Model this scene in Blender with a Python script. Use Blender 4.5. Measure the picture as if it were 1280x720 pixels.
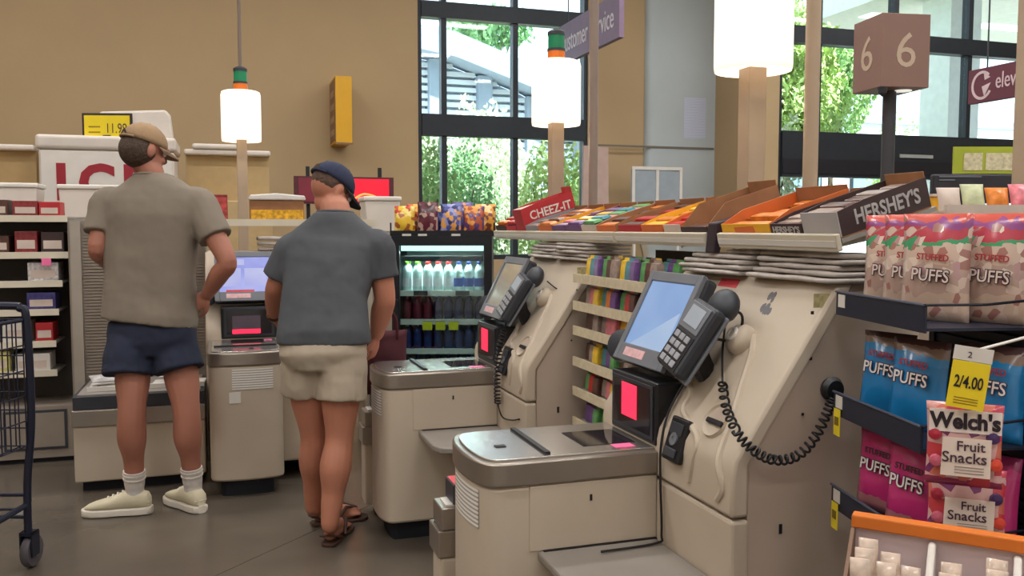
import bpy, bmesh, math, random
from mathutils import Vector, Matrix, Euler
random.seed(7)
for o in list(bpy.data.objects): bpy.data.objects.remove(o, do_unlink=True)
scene = bpy.context.scene
COL = scene.collection
PI = math.pi

# ---------------------------------------------------------------- camera
CAM_H, FPX, YAW, PITCH = 1.36, 1100.0, math.radians(18), math.atan(75/1100)
cd = bpy.data.cameras.new('camera'); cam = bpy.data.objects.new('camera', cd); COL.objects.link(cam)
cam.location = (0, 0, CAM_H); cam.rotation_euler = (PI/2-PITCH, 0, -YAW)
cd.sensor_width = 36; cd.lens = 36*FPX/1280; cd.clip_start = .05; cd.clip_end = 300
scene.camera = cam

# ---------------------------------------------------------------- sky, sun, exposure
w = bpy.data.worlds.new('world'); scene.world = w; w.use_nodes = True
wn = w.node_tree
sky = wn.nodes.new('ShaderNodeTexSky'); sky.sky_type = 'HOSEK_WILKIE'; sky.turbidity = 6; sky.ground_albedo = .4
sky.sun_direction = (.35, -.45, .82)
mixw = wn.nodes.new('ShaderNodeMixRGB'); mixw.inputs['Fac'].default_value = .6
mixw.inputs['Color2'].default_value = (.82, .9, 1.0, 1)
wn.links.new(sky.outputs['Color'], mixw.inputs['Color1'])
wn.links.new(mixw.outputs['Color'], wn.nodes['Background'].inputs['Color'])
wn.nodes['Background'].inputs['Strength'].default_value = 4.6
sd = bpy.data.lights.new('sun', 'SUN'); sd.energy = 19; sd.angle = .02; sd.color = (1, .96, .88)
sun = bpy.data.objects.new('sun', sd); COL.objects.link(sun)
sun.rotation_euler = (math.radians(40), 0, math.radians(38))
vs = scene.view_settings
vs.view_transform = 'Standard'; vs.look = 'None'; vs.exposure = 0.0; vs.gamma = 1.0; vs.use_curve_mapping = False
CEIL_POWER, CEIL_COL = 54, (1.0, .995, .995)

# ---------------------------------------------------------------- helpers
def lin(c):
    c = c/255
    return c/12.92 if c <= .04045 else ((c+.055)/1.055)**2.4
def rgb(c): return (lin(c[0]), lin(c[1]), lin(c[2]), 1)
MATS = {}
def M(name, c=(128, 128, 128), rough=.6, metal=0, var=.06, scale=8, bump=0, bscale=60, emit=0, alpha=1, spec=.4, coat=0):
    """procedural material: base colour broken up by noise, optional bump"""
    if name in MATS: return MATS[name]
    m = bpy.data.materials.new(name); m.use_nodes = True; MATS[name] = m
    nt = m.node_tree; b = nt.nodes['Principled BSDF']; L = nt.links
    base = rgb(c)
    tc = nt.nodes.new('ShaderNodeTexCoord')
    nz = nt.nodes.new('ShaderNodeTexNoise'); nz.inputs['Scale'].default_value = scale; nz.inputs['Detail'].default_value = 4
    L.new(tc.outputs['Object'], nz.inputs['Vector'])
    cr = nt.nodes.new('ShaderNodeValToRGB')
    cr.color_ramp.elements[0].position = .3; cr.color_ramp.elements[1].position = .7
    cr.color_ramp.elements[0].color = tuple(max(0, x*(1-var)) for x in base[:3])+(1,)
    cr.color_ramp.elements[1].color = tuple(min(1, x*(1+var)) for x in base[:3])+(1,)
    L.new(nz.outputs['Fac'], cr.inputs['Fac']); L.new(cr.outputs['Color'], b.inputs['Base Color'])
    b.inputs['Roughness'].default_value = rough; b.inputs['Metallic'].default_value = metal
    b.inputs['Specular IOR Level'].default_value = spec
    if coat: b.inputs['Coat Weight'].default_value = coat; b.inputs['Coat Roughness'].default_value = .1
    if alpha < 1: b.inputs['Alpha'].default_value = alpha
    if emit:
        L.new(cr.outputs['Color'], b.inputs['Emission Color']); b.inputs['Emission Strength'].default_value = emit
    if bump:
        n2 = nt.nodes.new('ShaderNodeTexNoise'); n2.inputs['Scale'].default_value = bscale; n2.inputs['Detail'].default_value = 5
        L.new(tc.outputs['Object'], n2.inputs['Vector'])
        bp = nt.nodes.new('ShaderNodeBump'); bp.inputs['Strength'].default_value = bump; bp.inputs['Distance'].default_value = .01
        L.new(n2.outputs['Fac'], bp.inputs['Height']); L.new(bp.outputs['Normal'], b.inputs['Normal'])
    return m
def ramp_mat(name, stops, axis='Z', rough=.4, noise=.15, nscale=25, coat=0, const=True, blot=None):
    """printed material: colour bands along one axis of the object's own box, with blotchy print"""
    if name in MATS: return MATS[name]
    m = bpy.data.materials.new(name); m.use_nodes = True; MATS[name] = m
    nt = m.node_tree; b = nt.nodes['Principled BSDF']; L = nt.links
    tc = nt.nodes.new('ShaderNodeTexCoord'); sp = nt.nodes.new('ShaderNodeSeparateXYZ')
    L.new(tc.outputs['Generated'], sp.inputs[0])
    nz = nt.nodes.new('ShaderNodeTexNoise'); nz.inputs['Scale'].default_value = nscale; nz.inputs['Detail'].default_value = 3
    L.new(tc.outputs['Object'], nz.inputs['Vector'])
    ma = nt.nodes.new('ShaderNodeMath'); ma.operation = 'MULTIPLY_ADD'
    L.new(nz.outputs['Fac'], ma.inputs[0]); ma.inputs[1].default_value = noise
    sb = nt.nodes.new('ShaderNodeMath'); sb.operation = 'SUBTRACT'; sb.inputs[1].default_value = noise*.5
    L.new(sp.outputs[axis], sb.inputs[0]); L.new(sb.outputs[0], ma.inputs[2])
    cr = nt.nodes.new('ShaderNodeValToRGB'); r = cr.color_ramp
    r.interpolation = 'CONSTANT' if const else 'LINEAR'
    while len(r.elements) < len(stops): r.elements.new(.5)
    for e, (p, c) in zip(r.elements, stops): e.position = p; e.color = rgb(c)
    L.new(ma.outputs[0], cr.inputs['Fac'])
    out = cr.outputs['Color']
    if blot:
        vo = nt.nodes.new('ShaderNodeTexVoronoi'); vo.inputs['Scale'].default_value = blot[0]
        L.new(tc.outputs['Object'], vo.inputs['Vector'])
        c2 = nt.nodes.new('ShaderNodeValToRGB'); r2 = c2.color_ramp; r2.interpolation = 'CONSTANT'
        cols = blot[2]
        while len(r2.elements) < len(cols): r2.elements.new(.5)
        for i, e in enumerate(r2.elements): e.position = i/len(cols); e.color = rgb(cols[i])
        sx = nt.nodes.new('ShaderNodeSeparateXYZ'); L.new(vo.outputs['Color'], sx.inputs[0])
        L.new(sx.outputs['X'], c2.inputs['Fac'])
        gt = nt.nodes.new('ShaderNodeMath'); gt.operation = 'GREATER_THAN'; gt.inputs[1].default_value = blot[1]
        L.new(sx.outputs['Y'], gt.inputs[0])
        mx = nt.nodes.new('ShaderNodeMixRGB'); L.new(gt.outputs[0], mx.inputs['Fac'])
        L.new(out, mx.inputs['Color1']); L.new(c2.outputs['Color'], mx.inputs['Color2']); out = mx.outputs['Color']
    L.new(out, b.inputs['Base Color']); b.inputs['Roughness'].default_value = rough
    if coat: b.inputs['Coat Weight'].default_value = coat; b.inputs['Coat Roughness'].default_value = .15
    return m
def glass_mat(name, tint=(235, 245, 245), gloss=.03):
    if name in MATS: return MATS[name]
    m = bpy.data.materials.new(name); m.use_nodes = True; MATS[name] = m
    nt = m.node_tree; nt.nodes.remove(nt.nodes['Principled BSDF']); L = nt.links
    t = nt.nodes.new('ShaderNodeBsdfTransparent'); t.inputs['Color'].default_value = rgb(tint)
    g = nt.nodes.new('ShaderNodeBsdfGlossy'); g.inputs['Roughness'].default_value = .03
    mx = nt.nodes.new('ShaderNodeMixShader'); mx.inputs[0].default_value = gloss
    L.new(t.outputs[0], mx.inputs[1]); L.new(g.outputs[0], mx.inputs[2]); L.new(mx.outputs[0], nt.nodes['Material Output'].inputs[0])
    return m

class MB:
    """collects faces, then links them as one mesh object"""
    def __init__(s): s.v = []; s.f = []
    def add(s, vs, fs):
        o = len(s.v); s.v += [tuple(x) for x in vs]; s.f += [tuple(i+o for i in f) for f in fs]; return s
    def box(s, x0, x1, y0, y1, z0, z1):
        return s.add([(x0,y0,z0),(x1,y0,z0),(x1,y1,z0),(x0,y1,z0),(x0,y0,z1),(x1,y0,z1),(x1,y1,z1),(x0,y1,z1)],
                     [(0,3,2,1),(4,5,6,7),(0,1,5,4),(1,2,6,5),(2,3,7,6),(3,0,4,7)])
    def prism(s, poly, a, b, axis='z'):
        """poly in the two other axes (x,y | x,z | y,z), extruded from a to b"""
        n = len(poly)
        def P(p, t):
            return (p[0],p[1],t) if axis == 'z' else (p[0],t,p[1]) if axis == 'y' else (t,p[0],p[1])
        vs = [P(p,a) for p in poly]+[P(p,b) for p in poly]
        fs = [tuple(range(n))[::-1], tuple(range(n,2*n))]+[(i,(i+1)%n,(i+1)%n+n,i+n) for i in range(n)]
        return s.add(vs, fs)
    def tube(s, pts, r, n=8, cap=True):
        pts = [Vector(p) for p in pts]; rs = r if isinstance(r, (list, tuple)) else [r]*len(pts)
        rings = []; ref = None
        for i, p in enumerate(pts):
            t = (pts[min(i+1,len(pts)-1)]-pts[max(i-1,0)]).normalized()
            if ref is None:
                ref = Vector((0,0,1)) if abs(t.z) < .9 else Vector((1,0,0))
            a = t.cross(ref).normalized(); b = a.cross(t).normalized(); ref = b
            rings.append([p+a*(rs[i]*math.cos(2*PI*k/n))+b*(rs[i]*math.sin(2*PI*k/n)) for k in range(n)])
        return s.loft(rings, cap)
    def loft(s, rings, cap=True):
        n = len(rings[0]); vs = [p for r in rings for p in r]; fs = []
        for i in range(len(rings)-1):
            for k in range(n):
                fs.append((i*n+k, i*n+(k+1)%n, (i+1)*n+(k+1)%n, (i+1)*n+k))
        if cap: fs += [tuple(range(n))[::-1], tuple(range((len(rings)-1)*n, len(rings)*n))]
        return s.add(vs, fs)
    def lathe(s, prof, n=16, c=(0,0,0)):
        return s.loft([[(c[0]+r*math.cos(2*PI*k/n), c[1]+r*math.sin(2*PI*k/n), c[2]+z) for k in range(n)] for r, z in prof])
    def cyl(s, a, b, r, n=14): return s.tube([a, b], r, n)
    def ell(s, c, r, n=16, m=10, rot=None):
        rings = []
        for j in range(m+1):
            th = PI*(.02+.96*j/m)
            ring = []
            for k in range(n):
                p = Vector((r[0]*math.sin(th)*math.cos(2*PI*k/n), r[1]*math.sin(th)*math.sin(2*PI*k/n), -r[2]*math.cos(th)))
                if rot: p = rot @ p
                ring.append(Vector(c)+p)
            rings.append(ring)
        return s.loft(rings)
    def mesh(s, name):
        me = bpy.data.meshes.new(name); me.from_pydata(s.v, [], s.f); me.update(); return me
    def build(s, name, mat, parent=None, bevel=0, smooth=False, loc=None, rot=None, seg=2, fix=True):
        me = s.mesh(name)
        if fix:
            bm = bmesh.new(); bm.from_mesh(me); bmesh.ops.recalc_face_normals(bm, faces=bm.faces); bm.to_mesh(me); bm.free()
        return link(name, me, mat, parent, bevel, smooth, loc, rot, seg)
def link(name, me, mat, parent=None, bevel=0, smooth=False, loc=None, rot=None, seg=2):
    o = bpy.data.objects.new(name, me); COL.objects.link(o)
    if mat is not None and not me.materials: me.materials.append(mat)
    if smooth:
        for p in me.polygons: p.use_smooth = True
        if smooth != 'all':
            try: me.set_sharp_from_angle(angle=math.radians(40))
            except Exception: pass
    if bevel:
        md = o.modifiers.new('bevel', 'BEVEL'); md.width = bevel; md.segments = seg; md.limit_method = 'ANGLE'; md.angle_limit = math.radians(40)
    if parent: o.parent = parent
    if loc is not None: o.location = loc
    if rot is not None: o.rotation_euler = rot
    return o
def tag(o, label=None, cat=None, group=None, kind=None):
    if label: o['label'] = label
    if cat: o['category'] = cat
    if group: o['group'] = group
    if kind: o['kind'] = kind
    return o
def empty(name, loc=(0,0,0), rz=0, label=None, cat=None, group=None, rot=None):
    o = bpy.data.objects.new(name, None); COL.objects.link(o); o.empty_display_size = .05
    o.location = loc; o.rotation_euler = rot if rot else (0,0,rz)
    return tag(o, label, cat, group)
def struct(o): o['kind'] = 'structure'; return o
def copy_tree(o, parent=None):
    c = o.copy(); COL.objects.link(c)
    if parent: c.parent = parent
    for ch in list(o.children): copy_tree(ch, c)
    return c
_txt = {}
def text_mesh(s, size, depth=.001, bold=0, align='CENTER'):
    key = (s, size, depth, bold, align)
    if key in _txt: return _txt[key]
    cu = bpy.data.curves.new('lettering', 'FONT'); cu.body = s; cu.size = size; cu.extrude = depth; cu.offset = bold
    cu.align_x = align; cu.align_y = 'CENTER'; cu.resolution_u = 3
    t = bpy.data.objects.new('tmp_text', cu); COL.objects.link(t)
    dg = bpy.context.evaluated_depsgraph_get(); dg.update()
    me = bpy.data.meshes.new_from_object(t.evaluated_get(dg)); me.materials.clear()
    bpy.data.objects.remove(t, do_unlink=True); bpy.data.curves.remove(cu)
    _txt[key] = me; return me
def text(s, size, mat, parent, loc, rot, depth=.001, bold=0, align='CENTER', sx=1, name='lettering'):
    me = text_mesh(s, size, depth, bold, align).copy()
    me.materials.append(mat)
    o = bpy.data.objects.new(name, me); COL.objects.link(o); o.parent = parent; o.location = loc; o.rotation_euler = rot; o.scale = (sx,1,1)
    return o
# pixel -> place: a direction from the photograph and a distance from the surface it lies on
_F = Vector((math.sin(YAW)*math.cos(PITCH), math.cos(YAW)*math.cos(PITCH), -math.sin(PITCH)))
_R = Vector((math.cos(YAW), -math.sin(YAW), 0)); _U = _R.cross(_F); _C = Vector((0,0,CAM_H))
def ray(u, v): return _F+_R*((u-640)/FPX)+_U*((360-v)/FPX)
def at(u, v, d): return _C+ray(u,v)*d
def on_x(u, v, x): r = ray(u,v); return _C+r*(x/r.x)
def on_y(u, v, y): r = ray(u,v); return _C+r*(y/r.y)
def on_z(u, v, z): r = ray(u,v); return _C+r*((z-CAM_H)/r.z)
def gx(u, y): return on_y(u, 285, y).x
def gy(u, x): return on_x(u, 285, x).y

# ================================================================ SETTING
m_wall = M('tan_paint', (176,151,115), .85, var=.03, scale=1.5, bump=.05, bscale=120)
m_daylit = M('painted_daylight', (178,186,188), .8, var=.05, scale=1.2, bump=.05, bscale=120)  # daylight falling on the tan wall, put into the paint colour
m_floor = M('polished_concrete', (91,82,72), .24, var=.16, scale=1.7, bump=.02, bscale=14, spec=.5)
m_joint = M('joint_filler', (74,67,60), .8)
m_ceil = M('ceiling_paint', (232,230,224), .9, var=.03)
m_frame = M('window_frame_metal', (42,46,52), .45, metal=.3, var=.08)
m_glass = glass_mat('window_glass')
XL, XR, YF, YB, YV, ZC = -7.0, 15.0, -4.0, 11.0, 9.7, 5.6

fl = struct(MB().box(XL, XR, YF, YB+.3, -.12, -.004).build('floor', m_joint))
# concrete slabs sawn on a diagonal grid, open joints between them
ja = math.atan2(3.818-3.57, .201+.055)
ca, sa = math.cos(ja), math.sin(ja)
ox, oy = -.055, 3.57
def clip_slab(i, j):
    """slab polygon clipped to the room rectangle"""
    P = []
    for (a, b) in ((i*6.4-3.2+.0018, j*6.4+.0018), ((i+1)*6.4-3.2-.0018, j*6.4+.0018), ((i+1)*6.4-3.2-.0018, (j+1)*6.4-.0018), (i*6.4-3.2+.0018, (j+1)*6.4-.0018)):
        P.append((ox+a*ca-b*sa, oy+a*sa+b*ca))
    for ax, lim, sg in ((0, XL, 1), (0, XR, -1), (1, YF, 1), (1, YB+.3, -1)):
        Q = []
        for k in range(len(P)):
            A, B = P[k], P[(k+1) % len(P)]
            da, db = sg*(A[ax]-lim), sg*(B[ax]-lim)
            if da >= 0: Q.append(A)
            if da*db < 0:
                t = da/(da-db); Q.append((A[0]+(B[0]-A[0])*t, A[1]+(B[1]-A[1])*t))
        P = Q
        if len(P) < 3: return None
    return P
for i in range(-5, 7):
    for j in range(-7, 5):
        P = clip_slab(i, j)
        if P: MB().prism(P, -.004, 0).build('slab', m_floor, fl)

def wall(name, *boxes, mat=m_wall):
    mb = MB()
    for b in boxes: mb.box(*b)
    return struct(mb.build(name, mat))
W1A, W1B, W1Z0, W1Z1 = 2.335, 4.64, .95, 5.05
wall('wall_back', (XL, W1A, YB, YB+.3, 0, ZC), (W1B, 6.72, YB, YB+.3, 0, ZC), (W1A, W1B, YB, YB+.3, 0, W1Z0), (W1A, W1B, YB, YB+.3, W1Z1, ZC))
# daylight on the wall, painted as a pale raised strip with rounded edge
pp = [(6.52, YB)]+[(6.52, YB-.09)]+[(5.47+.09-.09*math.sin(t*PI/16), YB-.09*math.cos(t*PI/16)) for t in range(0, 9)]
struct(MB().prism(pp, 0, ZC).build('wall_daylit_strip', m_daylit, smooth=True))
wall('wall_vestibule', (6.52, 6.72, YV, YB, 0, ZC))
W2A, W2Z0, W2Z1 = 6.72, 0, 5.05
wall('wall_front_right', (6.72, XR, YV, YV+.25, W2Z1, ZC))
wall('wall_left', (XL-.2, XL, YF, YB, 0, ZC))
wall('wall_right', (XR, XR+.2, YF, YV+.25, 0, ZC))
wall('wall_behind', (XL, XR, YF-.2, YF, 0, ZC), mat=M('off_white_paint', (226,222,214), .85, var=.03))
struct(MB().box(XL, XR, YF, YB+.3, ZC, ZC+.15).build('ceiling', m_ceil))
# thin cable run on the wall between window and vestibule
struct(MB().box(4.7, 6.5, YB-.105, YB-.092, 2.45, 2.475).build('trim_1', M('cable_run', (112,104,92), .6)))

def window(n, x0, x1, y, z0, z1, xs, bars, label_frame=True):
    wn_ = empty('window_%d' % n, (0,0,0)); wn_['kind'] = 'structure'
    fr = MB()
    for xa, xb in ((x0, x0+.05), (x1-.05, x1)): fr.box(xa, xb, y+.02, y+.16, z0, z1)
    fr.box(x0+.05, x1-.05, y+.02, y+.16, z1-.06, z1); fr.box(x0+.05, x1-.05, y+.02, y+.16, z0, z0+.06)
    fr.build('window_frame', m_frame, wn_)
    for x in xs: MB().box(x-.035, x+.035, y+.02, y+.15, z0+.06, z1-.06).build('mullion', m_frame, wn_)
    for a, b in bars: MB().box(x0+.05, x1-.05, y-.01, y+.15, a, b).build('transom', m_frame, wn_)
    ex = [x0]+list(xs)+[x1]; ez = [z0]+[t for b in bars for t in b]+[z1]
    for i in range(len(ex)-1):
        for k in range(0, len(ez), 2):
            if ez[k+1]-ez[k] > .1:
                MB().box(ex[i]+.036, ex[i+1]-.036, y+.08, y+.088, ez[k]+.001, ez[k+1]-.001).build('pane', m_glass, wn_)
    return wn_
window(1, W1A, W1B, YB, W1Z0, W1Z1, (2.675, 3.63), ((2.53, 2.80), (4.0, 4.20)))
w2 = window(2, W2A, XR, YV, W2Z0, W2Z1, (7.32, 8.52, 9.77, 11.0, 12.3, 13.6), ((2.02, 2.60), (3.72, 3.93)))
# door header details: two pale strips
for a, b in ((8.3, 8.42), (8.6, 9.15)):
    MB().box(a, b, YV-.025, YV-.0105, 2.3, 2.345).build('header_strip', M('pale_strip', (150,150,148), .5), w2)
MB().box(6.78, 14.9, YV-.02, YV-.0105, 2.06, 2.25).build('header_dark_panel', M('dark_header', (26,26,34), .4), w2)  # darker lower panel across the door header

# ---- ceiling lights: the shop's own luminaires
m_diff = M('light_diffuser', (255,240,220), .5, emit=3.0, var=0)
m_house = M('white_enamel', (225,225,220), .4)
def ceiling_light(x, y):
    r = empty('ceiling_light', (x, y, ZC), 0, 'long white linear luminaire fixed under the shop ceiling', 'ceiling light', 'ceiling luminaires')
    MB().box(-.75, .75, -.16, .16, -.09, 0).build('housing', m_house, r, bevel=.01)
    MB().box(-.72, .72, -.13, .13, -.1, -.092).build('diffuser', m_diff, r)
    ld = bpy.data.lights.new('luminaire_light', 'AREA'); ld.shape = 'RECTANGLE'; ld.size = 1.44; ld.size_y = .26
    ld.energy = CEIL_POWER; ld.color = CEIL_COL
    lo = bpy.data.objects.new('luminaire_light', ld); COL.objects.link(lo); lo.parent = r; lo.location = (0, 0, -.115)
for x in (-4.5, -1.5, 1.5, 4.5, 7.5, 10.5):
    for y in (-2, 1.2, 4.4, 7.6): ceiling_light(x, y)

# ================================================================ OUTDOORS
m_pave = M('sunlit_paving', (190,186,176), .9, var=.08, scale=.7, bump=.1)
struct(MB().box(-30, 70, YB+.3, 80, -.3, -.05).build('ground_outside', m_pave))
m_slate = M('blue_grey_cladding', (150,164,180), .7, var=.05)
m_louv = M('pale_louvre', (236,240,244), .6, var=.03)
m_bwall = M('pale_blue_render', (206,218,230), .85, var=.04)
YO = 24.0
lb = empty('louvred_building', (0, YO, 0), 0, 'blue grey building with white louvres and sloping roof beyond the window', 'building')
def bl(u, v): p = on_y(u, v, YO); return (p.x, p.z)
a, b_, c_, d_ = bl(440, 20), bl(560, 48), bl(655, 88), bl(760, 150)
lo_ = [bl(440, 52), bl(560, 78), bl(655, 116), bl(760, 178)]
MB().prism([(p[0], p[1]) for p in (a, b_, c_, d_)]+[(p[0], p[1]) for p in lo_[::-1]], -.9, .3, 'y').build('roof', m_slate, lb)
# wall behind the louvres
MB().prism([(a[0]-3, 0), (d_[0]+2, 0), (d_[0]+2, d_[1]-1), lo_[3], lo_[2], lo_[1], lo_[0], (a[0]-3, lo_[0][1])], .35, 3, 'y').build('wall', m_bwall, lb)
for u in (470, 544, 604, 664, 724):
    x = bl(u, 200)[0]
    ztop = max(lo_[i][1] for i in range(4)); 
    for i in range(3):
        if lo_[i][0] <= x <= lo_[i+1][0]:
            t = (x-lo_[i][0])/(lo_[i+1][0]-lo_[i][0]); ztop = lo_[i][1]+(lo_[i+1][1]-lo_[i][1])*t
    MB().box(x-.2, x+.2, -.25, .34, 0, ztop-.02).build('post', m_slate, lb)
z = 2.4
while z < lo_[0][1]-.1:
    xr_ = d_[0]+1
    for i in range(3):
        if lo_[i][1] >= z+.1 >= lo_[i+1][1]:
            t = (lo_[i][1]-z-.1)/(lo_[i][1]-lo_[i+1][1]); xr_ = lo_[i][0]+(lo_[i+1][0]-lo_[i][0])*t
    MB().prism([(-.02, z), (.2, z), (.22, z+.03), (.02, z+.13)], a[0]-1, xr_-.05, 'x').build('louvre_slat', m_louv, lb)
    z += .21

# canopy, column and pale building outside the second window
can = empty('entrance_canopy', (0,0,0), 0, 'pale flat canopy with white column outside the entrance window', 'canopy')
m_soff = M('canopy_soffit', (205,205,196), .8)
MB().box(11.6, 30, 11.4, 17.5, 5.6, 6.0).build('soffit', m_soff, can)
MB().box(12.6, 13.3, 13.0, 13.7, -.05, 5.6).build('column', M('white_column', (225,226,226), .8), can)
for x in (12.2, 15.0, 17.8, 20.6): MB().box(x, x+1.6, 14.6, 15.0, 5.58, 5.599).build('soffit_light', M('soffit_light', (245,245,240), .5, emit=1.5), can)
pb = empty('pale_building', (0,0,0), 0, 'pale blue rendered building seen through the entrance window', 'building')
MB().box(17, 40, 30, 34, -.05, 5.6).build('wall', m_bwall, pb)
MB().box(16.8, 40.2, 29.8, 34.2, 5.6, 5.9).build('parapet', m_slate, pb)
for i in range(7):
    w_ = MB().box(18.2+i*3, 19.8+i*3, 29.93, 30, 1.2, 3.6).build('window', m_frame, pb)
    MB().box(18.3+i*3, 19.7+i*3, 29.9, 29.928, 1.3, 3.5).build('pane', M('blue_pane', (120,150,175), .1), w_)

def leaf_mesh(n, c, r, size, seed):
    rnd = random.Random(seed); mb = MB()
    for _ in range(n):
        while True:
            q = Vector((rnd.uniform(-1,1), rnd.uniform(-1,1), rnd.uniform(-1,1)))
            if .35 < q.length < 1: break
        lump = 1+.25*math.sin(q.x*7+seed)*math.cos(q.z*6+q.y*5)
        p = Vector(c)+Vector((q.x*r[0], q.y*r[1], q.z*r[2]))*lump
        e = Euler((rnd.uniform(0,6.3), rnd.uniform(0,6.3), rnd.uniform(0,6.3))).to_matrix(); s = size*rnd.uniform(.6,1.3)
        mb.add([p+e@Vector(t)*s for t in ((-.5,0,0),(0,-.28,.05),(.5,0,0),(0,.28,.05))], [(0,1,2,3)])
    return mb
GREENS = [M('leaf_light', (190,212,140), .7, var=.3, scale=3), M('leaf_mid', (156,190,122), .7, var=.35, scale=3), M('leaf_deep', (120,166,112), .7, var=.35, scale=3), M('leaf_blossom', (226,232,206), .7, var=.1, scale=3)]
m_bark = M('bark', (96,80,64), .9, bump=.4, bscale=20)
def tree(x, y, zc, r, n, size, gi, label, name='tree', seed=1, group=None):
    t = empty(name, (x, y, -.05), 0, label, 'tree' if name == 'tree' else 'shrub', group)
    top = zc
    mb = MB(); mb.tube([(0,0,0), (.05,.03,top*.5), (0,0,top)], [.12*r[0]/1.5, .09*r[0]/1.5, .04], 8)
    for k in range(5):
        a_ = k*1.3; mb.tube([(0,0,top*.55), (r[0]*.4*math.cos(a_), r[1]*.4*math.sin(a_), top*.9), (r[0]*.65*math.cos(a_), r[1]*.65*math.sin(a_), top+r[2]*.3)], [.05,.03,.012], 6)
    mb.build('trunk', m_bark, t)
    f = leaf_mesh(n, (0,0,zc), r, size, seed).build('foliage', GREENS[gi], t, fix=False); f['kind'] = 'stuff'
    return t
def tr(u, v, y, r, n, size, gi, label, name='tree', seed=1, group=None):
    p = on_y(u, v, y); return tree(p.x, p.y, p.z+.05, r, n, size, gi, label, name, seed, group)
def shrub(u, vtop, y, rx, n, size, gi, label, seed):
    """bush whose leaves reach the ground; its top is where the photograph shows it"""
    p = on_y(u, vtop, y); t = empty('shrub', (p.x, y, -.05), 0, label, 'shrub'); h = p.z+.05
    mb = MB()
    for k in range(5): mb.tube([(0,0,0), (rx*.25*math.cos(k*1.26), .2*math.sin(k*1.26), h*.4), (rx*.5*math.cos(k*1.26), .3*math.sin(k*1.26), h*.75)], [.03,.02,.008], 6)
    mb.build('stems', m_bark, t)
    f = leaf_mesh(n, (0,0,h*.5), (rx,.55,h*.52), size, seed).build('foliage', GREENS[gi], t, fix=False); f['kind'] = 'stuff'
shrub(535, 175, 12.6, .50, 5200, .085, 1, 'leafy mid green shrub standing at the corner of the first window', 3)
shrub(604, 142, 19.0, 1.0, 8000, .14, 3, 'tall pale blossoming shrub in front of the louvred building', 4)
shrub(578, 185, 14.0, .62, 5200, .09, 2, 'deep green shrub low behind the first window', 5)
shrub(632, 178, 15.4, .70, 5600, .10, 3, 'white flowering shrub behind the first window', 6)
shrub(690, 182, 13.2, .62, 5600, .09, 0, 'light green shrub behind the lane lamp post', 8)
shrub(532, 160, 17.2, .8, 5600, .13, 3, 'pale shrub low under the louvres', 9)
shrub(745, 186, 16.6, .9, 5000, .11, 1, 'mid green shrub at the far edge of the first window', 7)
tr(612, 36, 42.0, (2.2,1.5,1.0), 1800, .35, 2, 'dark green treetop rising behind the louvred roof', 'tree', 10)
tr(985, 108, 13.6, (.95,.8,1.35), 11000, .12, 0, 'bright light green tree outside the entrance window', 'tree', 11)
tr(1040, 98, 19.8, (1.1,.9,1.6), 8000, .15, 1, 'mid green tree beside the pale building', 'tree', 12)
shrub(962, 140, 11.9, .55, 5200, .10, 3, 'pale sunlit shrub at the foot of the green tree', 13)
shrub(1120, 150, 22.5, 1.0, 4500, .12, 0, 'low yellow green shrub in front of the pale building', 14)

# ================================================================ SELF CHECKOUT KIOSKS
m_cream = M('cream_plastic', (187,172,153), .5, var=.04, scale=4, bump=.02, bscale=200)
m_taupe = M('taupe_side_panel', (180,162,146), .6, var=.05, scale=3, bump=.03, bscale=160)
m_greytray = M('grey_laminate', (138,130,122), .45, var=.05)
m_steel = M('brushed_steel', (196,190,184), .26, metal=.9, var=.06, scale=6, bump=.03, bscale=140)
m_band = M('steel_band', (158,148,138), .32, metal=.75, var=.06, scale=5)
m_black = M('black_plastic', (26,26,29), .4, var=.1)
m_dark = M('charcoal_plastic', (52,54,60), .45, var=.08)
m_midgrey = M('grey_plastic', (108,110,116), .45, var=.06)
m_dglass = M('scanner_glass', (38,34,38), .06, var=.05, spec=.6)
m_plinth = M('dark_plinth', (24,26,34), .7)
m_red = M('red_scan_light', (235,40,70), .4, emit=1.6, var=.1, scale=12)
m_redpale = M('red_print', (205,64,72), .5)
m_pinkpr = M('pink_print', (214,170,172), .5, var=.15, scale=60)
m_white = M('white_plastic', (214,208,200), .5, var=.04)
def stripe_mat(name, base, ink, scale, axis='Z', thr=.55):
    if name in MATS: return MATS[name]
    m = bpy.data.materials.new(name); m.use_nodes = True; MATS[name] = m
    nt = m.node_tree; b = nt.nodes['Principled BSDF']; L = nt.links
    tc = nt.nodes.new('ShaderNodeTexCoord'); wv = nt.nodes.new('ShaderNodeTexWave'); wv.bands_direction = axis
    wv.inputs['Scale'].default_value = scale; wv.inputs['Distortion'].default_value = .6; wv.inputs['Detail'].default_value = 3; wv.inputs['Detail Scale'].default_value = 6
    L.new(tc.outputs['Object'], wv.inputs['Vector'])
    cr = nt.nodes.new('ShaderNodeValToRGB'); cr.color_ramp.elements[0].position = thr; cr.color_ramp.elements[1].position = thr+.12
    cr.color_ramp.elements[0].color = rgb(base); cr.color_ramp.elements[1].color = rgb(ink)
    L.new(wv.outputs['Fac'], cr.inputs['Fac']); L.new(cr.outputs['Color'], b.inputs['Base Color']); b.inputs['Roughness'].default_value = .7
    return m
m_notice = stripe_mat('printed_notice', (226,221,212), (160,152,146), 26)
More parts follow.
